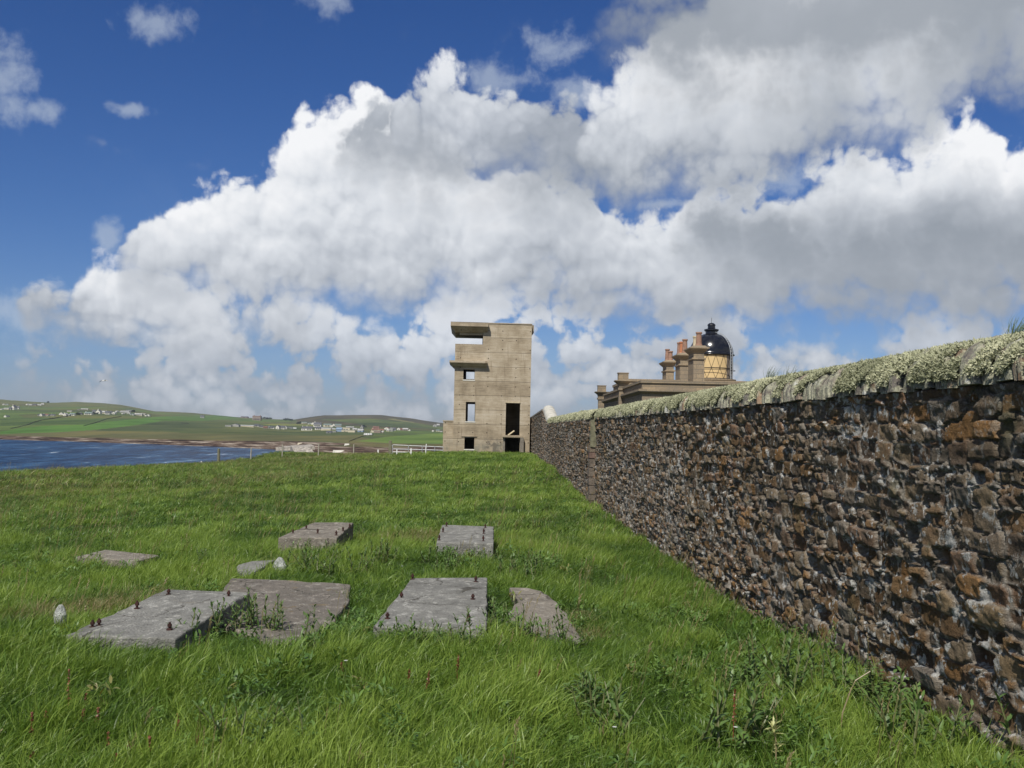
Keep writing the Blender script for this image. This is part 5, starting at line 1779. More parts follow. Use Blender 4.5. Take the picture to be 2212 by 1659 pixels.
HOUSES = [
    # hill farms at the far left
    ('A', 'farms on far left hillside', [
        (0, 36, 338, 364, Wm, Pr, 'gable', 0, 0, 'small white'), (78, 186, 322, 360, Cm, Pr, 'shed', 1, 0, 'long cream'), (188, 240, 305, 362, Gm, Sl, 'long', 1, 1, 'slate roofed'),
        (245, 312, 262, 362, Wm, Sl, 'gable', 2, 1, 'tall white gabled'), (328, 412, 285, 348, Wm, Sl, 'long', 2, 2, 'white two storey'),
        (50, 92, 232, 258, Wm, Pr, 'long', 0, 0, 'tiny white'), (112, 176, 235, 260, Wm, Gr, 'long', 1, 0, 'low white'), (82, 136, 488, 530, Wm, Sl, 'gable', 0, 1, 'lone pale')]),
    ('A', 'cluster under the left skyline', [
        (568, 606, 232, 258, Wm, Pr, 'gable', 0, 0, 'bright white'), (636, 700, 240, 270, Gm, Pr, 'long', 0, 0, 'grey'), (702, 800, 236, 270, Sm, Sl, 'long', 1, 1, 'dark roofed'),
        (804, 906, 240, 268, Wm, Pr, 'long', 2, 0, 'long white'), (908, 966, 220, 250, Wm, Pr, 'long', 1, 1, 'square white')]),
    ('A', 'left hillside village row', [
        (828, 870, 458, 498, Gm, Sl, 'long', 0, 0, 'dark grey'), (874, 928, 450, 506, Wm, Sl, 'gable', 1, 1, 'white gabled'), (930, 1052, 455, 502, Wm, Rr, 'long', 3, 1, 'brown roofed white'),
        (1054, 1104, 462, 496, Gm, Sl, 'long', 1, 0, 'low grey'), (1108, 1184, 462, 502, Wm, Sl, 'long', 2, 1, 'white slate roofed'), (1304, 1392, 428, 478, Wm, Sl, 'gable', 1, 1, 'broad white gabled'),
        (1396, 1452, 436, 502, Wm, Pr, 'gable', 1, 1, 'narrow white gabled'), (1458, 1528, 466, 500, Gm, Pr, 'long', 1, 0, 'pale grey'), (1532, 1644, 438, 494, Wm, Gr, 'long', 2, 1, 'green grey roofed'),
        (1478, 1582, 384, 408, Cm, Pr, 'shed', 0, 0, 'low pink'), (1712, 1772, 348, 372, Cm, Sl, 'long', 0, 0, 'tiny cream'), (1774, 1944, 336, 366, Cm, Pr, 'long', 4, 0, 'long cream upper'),
        (1700, 1800, 424, 472, Gm, Sl, 'long', 0, 1, 'tree flanked dark roofed'), (1858, 2022, 412, 474, Wm, Gr, 'long', 3, 1, 'wide grey roofed')]),
    ('B', 'upper right of left hillside village', [
        (-180, -105, 368, 428, Gm, Sl, 'long', 1, 1, 'steep slate roofed'), (-96, -2, 362, 452, Wm, Sl, 'gable', 2, 1, 'big white gabled'),
        (2, 100, 388, 450, Cm, Pr, 'long', 2, 0, 'cream pale roofed'), (104, 206, 394, 466, Wm, Sl, 'long', 3, 1, 'slate and white'), (212, 262, 394, 452, Gm, Sl, 'long', 0, 1, 'dark slate'),
        (266, 326, 408, 462, Wm, Pr, 'gable', 2, 0, 'crisp white'), (338, 372, 382, 412, Wm, Pr, 'gable', 0, 0, 'little white'), (430, 640, 386, 432, Gm, Pr, 'shed', 0, 0, 'long pale roofed'),
        (468, 502, 436, 458, Wm, Pr, 'gable', 0, 0, 'tiny lower white'), (570, 736, 364, 392, Gm, Sl, 'shed', 0, 0, 'grey roofed upper'), (598, 662, 424, 452, Wm, Pr, 'long', 1, 0, 'low white'),
        (658, 742, 452, 484, Wm, Gr, 'long', 1, 0, 'pale green'), (744, 926, 442, 494, Cm, Pr, 'long', 4, 1, 'long low cream'), (928, 992, 448, 480, Cm, Pr, 'long', 1, 0, 'small cream'),
        (988, 1022, 478, 508, Wm, Pr, 'gable', 0, 0, 'bright little white'), (1028, 1092, 464, 506, Wm, Gr, 'gable', 1, 0, 'last white')]),
    ('C', 'farm strip mid far shore', [
        (2, 66, 88, 132, Gm, Sl, 'long', 1, 1, 'dark skyline'), (672, 790, 106, 132, Sm, Sl, 'long', 1, 1, 'low brown skyline'),
        (868, 1004, 98, 172, Sm, Rr, 'flat', 4, 2, 'large square brown stone'), (416, 516, 250, 276, Gm, Pr, 'flat', 0, 0, 'low ruined grey'), (516, 640, 228, 276, Gm, Sl, 'gable', 0, 0, 'grey gabled barn'),
        (645, 886, 248, 280, Cm, Pr, 'shed', 0, 0, 'very long pale'), (890, 980, 238, 276, Gm, Sl, 'long', 1, 0, 'grey slate'), (982, 1046, 258, 290, Gm, Sl, 'long', 0, 0, 'small dark'),
        (1048, 1116, 272, 308, Sm, Rr, 'long', 1, 0, 'red roofed'), (1128, 1228, 272, 308, Wm, Sl, 'long', 3, 1, 'white with dark roof'), (1254, 1310, 252, 318, Wm, Sl, 'gable', 1, 0, 'tall white gable'),
        (1320, 1400, 262, 316, Wm, Sl, 'long', 3, 0, 'white slate roofed'), (1402, 1436, 258, 316, Wm, Sl, 'gable', 1, 0, 'narrow pale gable'), (1438, 1532, 278, 302, Gm, Sl, 'shed', 0, 0, 'low dark')]),
    ('D', 'village below the brown hill', [
        (398, 500, 362, 452, Wm, Sl, 'long', 2, 1, 'white cottage with dark roof'), (500, 634, 362, 452, Wm, Sl, 'long', 3, 1, 'slate roofed cottage'), (400, 520, 264, 298, Cm, Gr, 'long', 2, 0, 'pale upper'),
        (540, 622, 284, 312, Wm, Gr, 'long', 1, 0, 'low white upper'), (620, 668, 278, 322, Wm, Wm, 'gable', 0, 0, 'bright white gabled'), (664, 832, 274, 372, Wm, Sl, 'long', 4, 1, 'large grey roofed'),
        (696, 864, 368, 438, Wm, Sl, 'long', 3, 1, 'dark roofed white'), (832, 1048, 392, 450, Cm, Pr, 'shed', 0, 0, 'long cream roofed'), (884, 1060, 304, 370, Cm, Gr, 'shed', 2, 0, 'big green grey'),
        (1050, 1152, 404, 438, Wm, Pr, 'long', 2, 0, 'bright low white'), (1046, 1092, 344, 382, Wm, Wm, 'long', 0, 0, 'small all white'), (1086, 1136, 306, 356, Wm, Wm, 'gable', 0, 0, 'round topped white'),
        (1142, 1282, 308, 372, Gm, Gr, 'shed', 0, 0, 'wide green grey'), (944, 1060, 464, 512, Gm, Sl, 'long', 1, 0, 'low dark front'), (1062, 1162, 464, 494, Gm, Pr, 'flat', 0, 0, 'flat grey'),
        (1164, 1290, 388, 482, Bl, Bl, 'shed', 0, 0, 'blue clad'), (1286, 1470, 388, 442, Cm, Cm, 'flat', 2, 0, 'cream flat fronted'), (1286, 1428, 438, 482, Cm, Pr, 'flat', 1, 0, 'pale lower'),
        (1430, 1582, 442, 494, Cm, Gm, 'flat', 0, 0, 'open fronted'), (1382, 1560, 366, 400, Gm, Pr, 'shed', 0, 0, 'pale sheet roofed'), (1530, 1622, 400, 448, Wm, Pr, 'long', 1, 0, 'plain white'),
        (1630, 1682, 412, 444, Wm, Pr, 'long', 1, 0, 'little white'), (1640, 1762, 426, 488, Bl, Pr, 'long', 1, 0, 'pale blue'), (1700, 1762, 344, 422, Gm, Sl, 'gable', 1, 1, 'tall grey')]),
    ('E', 'last houses left of tower', [
        (228, 302, 466, 498, Cm, Cm, 'gable', 0, 0, 'small tan'), (304, 452, 450, 508, Sm, Cm, 'flat', 0, 0, 'dark fronted'), (454, 512, 468, 510, Cm, Pr, 'long', 0, 0, 'little cream'),
        (282, 422, 366, 412, Sm, Rr, 'long', 2, 1, 'brown roofed'), (246, 420, 408, 462, Cm, Rr, 'long', 3, 1, 'pink walled'), (534, 632, 382, 434, Wm, Rr, 'gable', 1, 0, 'pink and white gabled'),
        (424, 532, 420, 470, Cm, Rr, 'long', 1, 0, 'rosy'), (580, 640, 432, 476, Cm, Pr, 'long', 1, 0, 'pale stone'), (642, 722, 388, 476, Gm, Gm, 'gable', 1, 0, 'large grey gabled'), (724, 792, 394, 462, Gm, Sl, 'long', 1, 1, 'grey slate'),
        (816, 886, 392, 446, Wm, Pr, 'gable', 1, 0, 'off white'), (888, 938, 408, 452, Sm, Rr, 'long', 1, 0, 'russet'), (940, 1062, 400, 456, Sm, Pr, 'long', 2, 1, 'brown pale roofed'),
        (1070, 1112, 430, 462, Wm, Pr, 'gable', 0, 0, 'tiny white'), (1588, 1628, 444, 478, Wm, Pr, 'gable', 0, 0, 'lone white'), (1678, 1758, 434, 478, Cm, Gr, 'long', 1, 0, 'cream with green roof'),
        (1766, 1818, 468, 490, Cm, Pr, 'long', 0, 0, 'low pale'), (1612, 1690, 318, 374, Gm, Pr, 'gable', 1, 0, 'grey hillside'), (1694, 1762, 308, 352, Gm, Pr, 'long', 1, 0, 'pale hillside')]),
]
ORD = ['first', 'second', 'third', 'fourth', 'fifth', 'sixth', 'seventh', 'eighth', 'ninth', 'tenth', 'eleventh', 'twelfth', 'thirteenth', 'fourteenth', 'fifteenth', 'sixteenth',
       'seventeenth', 'eighteenth', 'nineteenth', 'twentieth', 'twenty-first', 'twenty-second', 'twenty-third', 'twenty-fourth']
ZF = {'A': zoneA, 'B': zoneB, 'C': zoneC, 'D': zoneD, 'E': zoneE}
for z, where, lst in HOUSES:
    order = sorted(range(len(lst)), key=lambda k: lst[k][0])
    for k, (X0, X1, Y0, Y1, wm, rm, kind, win, chim, desc) in enumerate(lst):
        x0, y0 = ZF[z](X0, Y0); x1, y1 = ZF[z](X1, Y1)
        noun = 'shed' if kind in ('shed', 'flat') else 'house'
        if 'cottage' in desc or 'barn' in desc: noun = ''
        lab = ' '.join(f"{desc} {noun}, {ORD[order.index(k)]} from left in the {where}".split()).replace(' ,', ',')
        house(x0, x1, y0, y1, wm, rm, kind, win, chim, lab, where)


def caravan(X0, X1, Y0, Y1, zone, label):
    x0, y0 = zone(X0, Y0); x1, y1 = zone(X1, Y1)
    c = far_at((x0 + x1) / 2, y1)
    s = c.y / FPX; w = (x1 - x0) * s; h = (y1 - y0) * s
    root = empty('caravan', (c.x, c.y, c.z)); tag(root, label, 'caravan', 'white caravans parked across the bay')
    b = MB()
    b.frustum((-w / 2, w / 2, 0, 2.4), h * 0.18, (-w / 2 + .1, w / 2 - .1, 0.1, 2.3), h)
    b.build('body', M['white_van'], root)
    for q in (-0.25, 0.2):
        MB().box(q * w - w * .12, q * w + w * .12, -0.05, 0.04, h * 0.5, h * 0.8).build('window', M['opening'], root)
    for q in (-0.15, 0.15):
        MB().tube([(q * w, 0.1, h * .15), (q * w, 0.4, h * .15)], h * 0.14, 8).build('wheel', M['opening'], root)


caravan(1780, 1892, 514, 562, zoneD, 'larger white caravan parked at the top of the field dyke')
caravan(1894, 1958, 514, 556, zoneD, 'shorter white caravan parked right of the larger one')
caravan(1545, 1596, 291, 313, zoneC, 'single white caravan right of the farm strip buildings')


def dyke(label, pts, h_px, name='field_wall'):
    P = [far_at(x, y) for x, y in pts]
    vs, fs = [], []
    for p in P:
        h = h_px * p.y / FPX
        vs += [p + Vector((0, 0, -0.5)), p + Vector((0, 1.2, -0.5)), p + Vector((0, 1.0, h)), p + Vector((0, 0.2, h))]
    for k in range(len(P) - 1):
        for q in range(4):
            fs.append((4 * k + q, 4 * k + (q + 1) % 4, 4 * k + 4 + (q + 1) % 4, 4 * k + 4 + q))
    o = mesh_obj(name, vs, fs, M['dyke'])
    tag(o, label, 'field wall', 'stone dykes between the far fields', 'thing')


M['dyke'] = simple_mat('dark_dyke_stone', (0.055, 0.058, 0.045), 0.95, 0.3, 0.4)
dyke('dark stone dyke climbing right to the two white caravans', [zoneD(1450, 700), zoneD(1500, 680), zoneD(1600, 640), zoneD(1700, 605), zoneD(1800, 572), zoneD(1990, 556)], 1.3)
dyke('dark dyke above the bright pasture on the left hillside', [zoneA(230, 780), zoneA(420, 745), zoneA(600, 700), zoneA(750, 640), zoneA(900, 600), zoneA(1060, 575), zoneA(1280, 540), zoneA(1500, 512)], 1.3)
dyke('dark dyke running right from the left hillside village', [zoneA(1850, 720), zoneA(2000, 680), zoneA(2190, 625), (230, 905), (262, 899.5)], 1.0)
dyke('broken dyke in the rough pasture left of centre', [(391, 914), (400, 915), (407, 916)], 1.3)


def far_bush(px, py, w_px, h_px, label, name='bush'):
    c = far_at(px, py); s = c.y / FPX
    bm = MB()
    for k in range(70):
        a = rng.uniform(0, 6.28); r_ = rng.random() ** 0.5
        x = r_ * math.cos(a) * w_px * s / 2; y = r_ * math.sin(a) * w_px * s / 3
        z = (1 - r_ * r_) ** 0.5 * h_px * s * rng.uniform(0.5, 1.05)
        q = s * rng.uniform(0.8, 1.6)
        u = Vector((rng.gauss(0, 1), rng.gauss(0, 1), rng.gauss(0, 1))).normalized() * q
        v = u.cross(Vector((rng.gauss(0, 1), rng.gauss(0, 1), rng.gauss(0, 1)))).normalized() * q
        p = Vector((x, y, z * rng.random() ** 0.4))
        bm.add([p - u - v, p + u - v, p + u + v, p - u + v], [(0, 1, 2, 3)])
    o = bm.build(name, M['bush']); o.location = c
    tag(o, label, 'bush', 'shrubs among the far houses')


M['bush'] = simple_mat('dark_shrub_leaves', (0.030, 0.045, 0.025), 0.9, 0.4, 0.3)
for px, py, w, h, lab in ((168, 896.5, 12, 5, 'dark shrubs between the gabled houses on the left hillside'), (204, 895.5, 16, 5.5, 'dark trees beside the slate house right of the white gables'),
                          (288, 890, 8, 5, 'dark tree behind the grey roofed shed on the left hill'), (104, 869.8, 3, 2.6, 'tiny tree on the left skyline'),
                          (575, 904, 26, 3.5, 'dark wood along the skyline right of the square brown building'), (620, 908, 26, 5, 'dark wood left of the brown hill'),
                          (650, 915, 18, 4, 'dark trees above the white cottages'), (786, 923, 14, 5, 'dark trees between village and last houses')):
    far_bush(px, py, w, h, lab)

# ================================================================== gull
def build_gull():
    c = at(225.5, 822.5, 42.0)
    root = empty('gull', c, R(15)); tag(root, 'single gull gliding low in the sky on the left', 'bird')
    s = 42.0 / FPX
    b = MB()
    b.tube([(-7 * s * .8, 0, -.5 * s), (-4 * s, 0, 0.1 * s), (0, 0, 0.6 * s), (3.5 * s, 0, 0.5 * s), (5.5 * s, 0, 0.7 * s), (6.4 * s, 0, 0.5 * s)],
           [0.2 * s, 0.8 * s, 1.25 * s, 1.0 * s, 0.7 * s, 0.2 * s], 8)
    b.build('body', M['gull_white'], root, smooth=True)
    for sg, tip in ((-1, (-11.5, 6, -3.2)), (1, (6.5, -7, 1.8))):
        w = MB()
        e = (tip[0] * 0.5 * s, tip[1] * 0.5 * s, (tip[2] * 0.35 + 1.6) * s)
        for a, bb, c0, c1 in (((0, 0, 0.9 * s), e, 2.4 * s, 2.0 * s), (e, (tip[0] * s, tip[1] * s, tip[2] * s), 2.0 * s, 0.4 * s)):
            vs = [(a[0] - c0 * .5, a[1], a[2] + .12 * s), (a[0] + c0 * .5, a[1], a[2] + .12 * s), (bb[0] + c1 * .5, bb[1], bb[2] + .12 * s), (bb[0] - c1 * .5, bb[1], bb[2] + .12 * s)]
            vs += [(v[0], v[1], v[2] - .3 * s) for v in vs]
            w.add(vs, [(0, 1, 2, 3), (7, 6, 5, 4), (0, 4, 5, 1), (1, 5, 6, 2), (2, 6, 7, 3), (3, 7, 4, 0)])
        w.build('wing', M['gull_grey'], root)
    MB().tube([(6.4 * s, 0, 0.5 * s), (7.3 * s, 0, 0.35 * s)], [0.25 * s, 0.05 * s], 5).build('beak', M['beak'], root)


build_gull()


# ================================================================== growing things
WIND = Vector((0.85, 0.35, 0.0)).normalized()


def blade(mb, base, L, w, lean, wind, phi, seg=4, droop=0.5, blades=None, ups=None, bid=0.0):
    """one grass blade: starts up, bends towards the wind"""
    d = Vector((math.cos(phi) * lean, math.sin(phi) * lean, 1.0)).normalized()
    side = Vector((math.cos(phi + 1.57), math.sin(phi + 1.57), 0)) * 0.75 + Vector((rng.uniform(-.4, .4), rng.uniform(-.6, .2), 0))
    side = (side - d * side.dot(d)).normalized()
    p = Vector(base)
    vs = []
    st = L / seg
    for k in range(seg + 1):
        f = k / seg
        ww = w * (1 - f ** 1.6) * 0.5
        if k < seg:
            vs.append(p - side * ww); vs.append(p + side * ww)
        else:
            vs.append(p.copy())
        d = (d + WIND * wind * (0.25 + f * 0.9) / seg * 1.6 - Vector((0, 0, droop * f / seg * 1.4))).normalized()
        p = p + d * st
    fs = [(2 * k, 2 * k + 1, 2 * k + 3, 2 * k + 2) for k in range(seg - 1)] + [(2 * seg - 2, 2 * seg - 1, 2 * seg)]
    mb.add(vs, fs)
    if blades is not None:
        blades += [bid] * len(vs); ups += [min(1, (k // 2) / seg) for k in range(len(vs))]


def proto(name, fn, mat):
    mb = MB(); bl, up = [], []
    fn(mb, bl, up)
    me = bpy.data.meshes.new(name)
    me.from_pydata(mb.v, [], mb.f)
    me.materials.append(mat)
    for k, data in (('blade', bl), ('up', up)):
        a = me.attributes.new(k, 'FLOAT', 'POINT'); a.data.foreach_set('value', np.asarray(data, dtype=np.float32))
    me.shade_smooth()
    return bpy.data.objects.new(name, me)      # lives only in its prototype collection


def tuft(n, rad, L0, L1, w0, w1, wind0, wind1, seg=4, droop=0.5):
    def fn(mb, bl, up):
        for _ in range(n):
            a = rng.uniform(0, 6.283); r_ = rad * math.sqrt(rng.random())
            blade(mb, (r_ * math.cos(a), r_ * math.sin(a), -0.015), rng.uniform(L0, L1), rng.uniform(w0, w1), rng.uniform(0.05, 0.75), rng.uniform(wind0, wind1), rng.uniform(0, 6.283), seg, droop, bl, up, rng.random())
    return fn


def collection_of(name, objs):
    c = bpy.data.collections.new(name)
    for o in objs:
        c.objects.link(o)
    return c


def scatter_group(coll):
    ng = bpy.data.node_groups.new('scatter_' + coll.name, 'GeometryNodeTree')
    ng.interface.new_socket('Geometry', in_out='INPUT', socket_type='NodeSocketGeometry')
    ng.interface.new_socket('Geometry', in_out='OUTPUT', socket_type='NodeSocketGeometry')
    N = ng.nodes; Lk = ng.links
    i = N.new('NodeGroupInput'); o = N.new('NodeGroupOutput')
    ci = N.new('GeometryNodeCollectionInfo'); ci.inputs['Collection'].default_value = coll
    ci.inputs['Separate Children'].default_value = True; ci.inputs['Reset Children'].default_value = True
    ip = N.new('GeometryNodeInstanceOnPoints'); ip.inputs['Pick Instance'].default_value = True

    def na(name, typ):
        n = N.new('GeometryNodeInputNamedAttribute'); n.data_type = typ; n.inputs['Name'].default_value = name
        return n.outputs['Attribute']
    Lk.new(i.outputs[0], ip.inputs['Points']); Lk.new(ci.outputs[0], ip.inputs['Instance'])
    Lk.new(na('idx', 'INT'), ip.inputs['Instance Index'])
    er = N.new('FunctionNodeEulerToRotation'); Lk.new(na('rot', 'FLOAT_VECTOR'), er.inputs[0]); Lk.new(er.outputs[0], ip.inputs['Rotation'])
    Lk.new(na('scl', 'FLOAT_VECTOR'), ip.inputs['Scale'])
    Lk.new(ip.outputs[0], o.inputs[0])
    return ng


def scatter(name, pts, idx, rot, scl, hue, dry, coll, parent=None):
    me = bpy.data.meshes.new(name)
    me.vertices.add(len(pts)); me.vertices.foreach_set('co', np.asarray(pts, dtype=np.float32).ravel())
    a = me.attributes.new('idx', 'INT', 'POINT'); a.data.foreach_set('value', np.asarray(idx, dtype=np.int32))
    a = me.attributes.new('rot', 'FLOAT_VECTOR', 'POINT'); a.data.foreach_set('vector', np.asarray(rot, dtype=np.float32).ravel())
    a = me.attributes.new('scl', 'FLOAT_VECTOR', 'POINT'); a.data.foreach_set('vector', np.asarray(scl, dtype=np.float32).ravel())
    a = me.attributes.new('hue', 'FLOAT', 'POINT'); a.data.foreach_set('value', np.asarray(hue, dtype=np.float32))
    a = me.attributes.new('dry', 'FLOAT', 'POINT'); a.data.foreach_set('value', np.asarray(dry, dtype=np.float32))
    o = bpy.data.objects.new(name, me)
    link(o, parent)
    m = o.modifiers.new('scatter', 'NODES'); m.node_group = scatter_group(coll)
    return o


def in_poly(X, Y, poly, grow=0.0):
    cx = sum(p[0] for p in poly) / len(poly); cy = sum(p[1] for p in poly) / len(poly)
    pl = []
    for x, y in poly:
        d = math.hypot(x - cx, y - cy) or 1
        pl.append((x + (x - cx) / d * grow, y + (y - cy) / d * grow))
    ins = np.zeros(X.shape, bool)
    j = len(pl) - 1
    for i in range(len(pl)):
        xi, yi = pl[i]; xj, yj = pl[j]
        c = ((yi > Y) != (yj > Y)) & (X < (xj - xi) * (Y - yi) / (yj - yi + 1e-12) + xi)
        ins ^= c
        j = i
    return ins


def build_grass():
    near = [proto('tuft_a%d' % k, tuft(40, 0.09, 0.08, 0.21, 0.0036, 0.0080, 0.1, 1.5, 4, 0.9), M['blade']) for k in range(5)]
    near += [proto('tuft_b%d' % k, tuft(36, 0.10, 0.06, 0.16, 0.0035, 0.008, 0.4, 2.2, 4, 1.3), M['blade']) for k in range(3)]
    near += [proto('tuft_c%d' % k, tuft(24, 0.06, 0.15, 0.29, 0.004, 0.008, 0.2, 1.8, 5, 1.0), M['blade']) for k in range(2)]
    far = [proto('tuft_d%d' % k, tuft(26, 0.15, 0.09, 0.22, 0.009, 0.017, 0.2, 1.6, 3, 0.8), M['blade']) for k in range(5)]
    cn = collection_of('tufts_near', near); cf = collection_of('tufts_far', far)

    def region(y0, y1, dens, seed):
        r_ = np.random.default_rng(seed)
        area = (y1 - y0) * 2 * (0.60 * y1 + 1.2)
        n = int(area * dens)
        Y = r_.uniform(y0, y1, n); X = r_.uniform(-0.60 * y1 - 1.2, 0.60 * y1 + 1.2, n)
        keep = (np.abs(X) < 0.60 * Y + 1.2) & (X < WX - 0.02)
        for k, pl in enumerate(SLABS):
            keep &= ~in_poly(X, Y, pl, 0.035 if k < 5 else 0.0)
        keep &= ~((X > -6.6) & (X < 2.4) & (Y > 77.0) & (Y < 83))
        X, Y = X[keep], Y[keep]
        T = X / Y
        yc = np.interp(T, crest_t, crest_Y)
        k2 = Y < yc + 3
        return X[k2], Y[k2], r_
    for (nm, y0, y1, dens, coll, npro, scale0, seed) in (('grass', 2.6, 9.0, 300, cn, 10, 1.0, 1), ('grass', 9.0, 17, 130, cn, 10, 1.1, 2), ('grass', 17, 34, 38, cf, 5, 1.05, 3), ('grass', 34, 102, 9, cf, 5, 1.7, 4)):
        X, Y, r_ = region(y0, y1, dens, seed)
        n = len(X)
        Z = gz(X, Y)
        big = fbm(X * 0.35, Y * 0.35, 101, 3); mid = fbm(X * 1.1 + 7, Y * 0.9, 103, 3); sm = fbm(X * 3.2, Y * 3.2, 107, 2)
        hgt = 0.72 + 0.42 * mid + 0.5 * sm + 0.15 * big
        # trodden and sparse round the beds, long against them here and there
        nearslab = np.zeros(n, bool)
        for pl in SLABS:
            nearslab |= in_poly(X, Y, pl, 0.30)
        hgt = np.where(nearslab, hgt * 0.85, hgt)
        wallside = np.clip(1 - (WX - X) / 0.5, 0, 1)
        hgt = hgt * (1 + 0.25 * wallside)
        s = scale0 * r_.uniform(0.8, 1.2, n)
        if coll is cf:
            scl = np.stack([s, s, s * np.clip(hgt, 0.45, 1.5) * (0.8 if y0 > 30 else 0.9)], 1)
        else:
            scl = np.stack([s, s, s * np.clip(hgt, 0.4, 1.6)], 1)
        flat = np.clip(0.35 + 0.9 * fbm(X * 0.8 + 40, Y * 0.8, 111, 3), 0, 1)
        rot = np.stack([r_.normal(0, 0.16, n) - 0.08 * flat, 0.24 * flat + r_.normal(0, 0.18, n), r_.normal(0.1, 1.1, n) + 0.7 * fbm(X * 0.5, Y * 0.5, 119, 2)], 1)
        idx = r_.integers(0, npro, n)
        if coll is cn:
            idx = np.where((mid + r_.normal(0, 0.35, n) > 0.15), r_.choice([0, 1, 2, 3, 4, 8, 9], n), r_.choice([0, 1, 2, 5, 6, 7], n))
        hue = np.clip(0.42 + 0.75 * mid + 0.5 * big + 0.45 * sm + r_.normal(0, 0.13, n), 0, 1)
        # greener sward along the wall foot, drier heads over the rest and in a few patches
        dist = np.clip((Y - 12) / 50, 0, 1)
        # strip beside the wall is fresh, the open field carries brown seed heads
        fresh = np.clip(1 - (WX - X - 2.5 - 0.06 * Y) / 4, 0, 1)
        dry = 0.06 + 0.36 * np.clip(fbm(X * 0.22, Y * 0.12, 131, 4) + 0.10, 0, 1) + 0.38 * dist * (1 - fresh) + 0.1 * np.clip(sm, 0, 1)
        for (px, py, rad, am) in ((875, 1155, 0.7, 0.4), (900, 1140, 0.7, 0.35), (280, 1330, 0.45, 0.35), (330, 1300, 0.5, 0.3), (100, 1372, 0.35, 0.5), (200, 1350, 0.4, 0.4), (1240, 1340, 0.35, 0.5), (1265, 1390, 0.3, 0.6), (590, 1225, 0.5, 0.35), (780, 1330, 0.3, 0.1), (540, 1345, 0.3, 0.5)):
            p = atz(px, py, 0.0)
            dry = dry + am * np.exp(-(((X - p.x) ** 2 + (Y - p.y) ** 2) / rad ** 2))
        hue = hue + 0.10 * fresh
        o = scatter(nm, np.stack([X, Y, Z], 1), idx, rot, scl, hue, dry, coll)
        tag(o, kind='stuff')
        print('grass', y0, n)
    # flowering grass stalks standing above the sward, and low broad leaved plants

    def stalks(mb, bl, up):
        for _ in range(3):
            a = rng.uniform(0, 6.28); b0 = Vector((rng.uniform(-.05, .05), rng.uniform(-.05, .05), 0))
            H = rng.uniform(0.22, 0.36)
            d = Vector((0.25 * rng.random() + 0.05, rng.uniform(-.12, .12), 1)).normalized()
            tip = b0 + d * H
            tip2 = tip + Vector((0.03, 0, 0.01))
            s_ = Vector((0.0009, 0.0004, 0))
            mb.add([b0 - s_, b0 + s_, tip + s_, tip - s_], [(0, 1, 2, 3)]); bl += [0.5] * 4; up += [0.5] * 4
            for q in range(7):
                c = tip.lerp(tip - d * 0.06, q / 6) + Vector((rng.uniform(-.004, .006), rng.uniform(-.003, .003), 0))
                u = Vector((rng.uniform(-1, 1), rng.uniform(-1, 1), 1.5)).normalized() * 0.008; v = Vector((0.0025, 0, 0))
                mb.add([c - u, c + v, c + u, c - v], [(0, 1, 2, 3)]); t = rng.uniform(0.6, 1.0); bl += [t] * 4; up += [1] * 4

    def broad(mb, bl, up):
        for _ in range(15):
            a = rng.uniform(0, 6.28); e = rng.uniform(0.25, 1.3)
            n0 = len(mb.v)
            leaf(mb, (rng.uniform(-.04, .04), rng.uniform(-.04, .04), rng.uniform(0.0, 0.10)), Vector((math.cos(a) * math.cos(e), math.sin(a) * math.cos(e), math.sin(e))),
                 rng.uniform(0.03, 0.065), rng.uniform(0.005, 0.010), False, rng.uniform(0.4, 1.2))
            k = len(mb.v) - n0; t = rng.random(); bl += [t] * k; up += [.5] * k
    cs = collection_of('stalk_tufts', [proto('stalk_tuft%d' % k, stalks, M['blade']) for k in range(4)])
    cb_ = collection_of('broad_tufts', [proto('broad_tuft%d' % k, broad, M['leaf']) for k in range(4)])
    for nm, y0, y1, dens, coll, seed in (('seed_grass', 3.0, 14, 5, cs, 41), ('seed_grass', 14, 45, 3, cs, 42), ('ground_cover', 3.0, 13, 34, cb_, 43), ('ground_cover', 13, 60, 3.0, cb_, 44)):
        X, Y, r_ = region(y0, y1, dens, seed)
        n = len(X); Z = gz(X, Y)
        if coll is cb_:
            nz_ = fbm(X * 0.8, Y * 0.8, 301, 3)
            ns = np.zeros(n, bool)
            for pl in SLABS:
                ns |= in_poly(X, Y, pl, 0.45)
            near_wall = (WX - X < 1.3) & (Y < 9.5)
            keep = (nz_ + 0.30 * near_wall + 0.28 * ns + r_.normal(0, 0.12, n)) > 0.27
        else:
            keep = fbm(X * 0.5, Y * 0.5, 305, 3) + r_.normal(0, 0.25, n) > 0.05
        X, Y, Z = X[keep], Y[keep], Z[keep]; n = len(X)
        s = r_.uniform(0.7, 1.25, n) * (1.0 if y0 < 12 else 1.35)
        o = scatter(nm, np.stack([X, Y, Z + (0.03 if coll is cb_ else 0)], 1), r_.integers(0, 4, n), np.stack([r_.normal(0, .12, n), r_.normal(0.08, .12, n), r_.uniform(0, 6.28, n) if coll is cb_ else r_.normal(0, .5, n)], 1),
                    np.stack([s, s, s], 1), r_.uniform(0.2, 0.9, n) if coll is cb_ else np.full(n, 0.9), (r_.random(n) < 0.06) * 0.8 if coll is cb_ else np.full(n, 0.75), coll)
        tag(o, kind='stuff')
        print(nm, n)


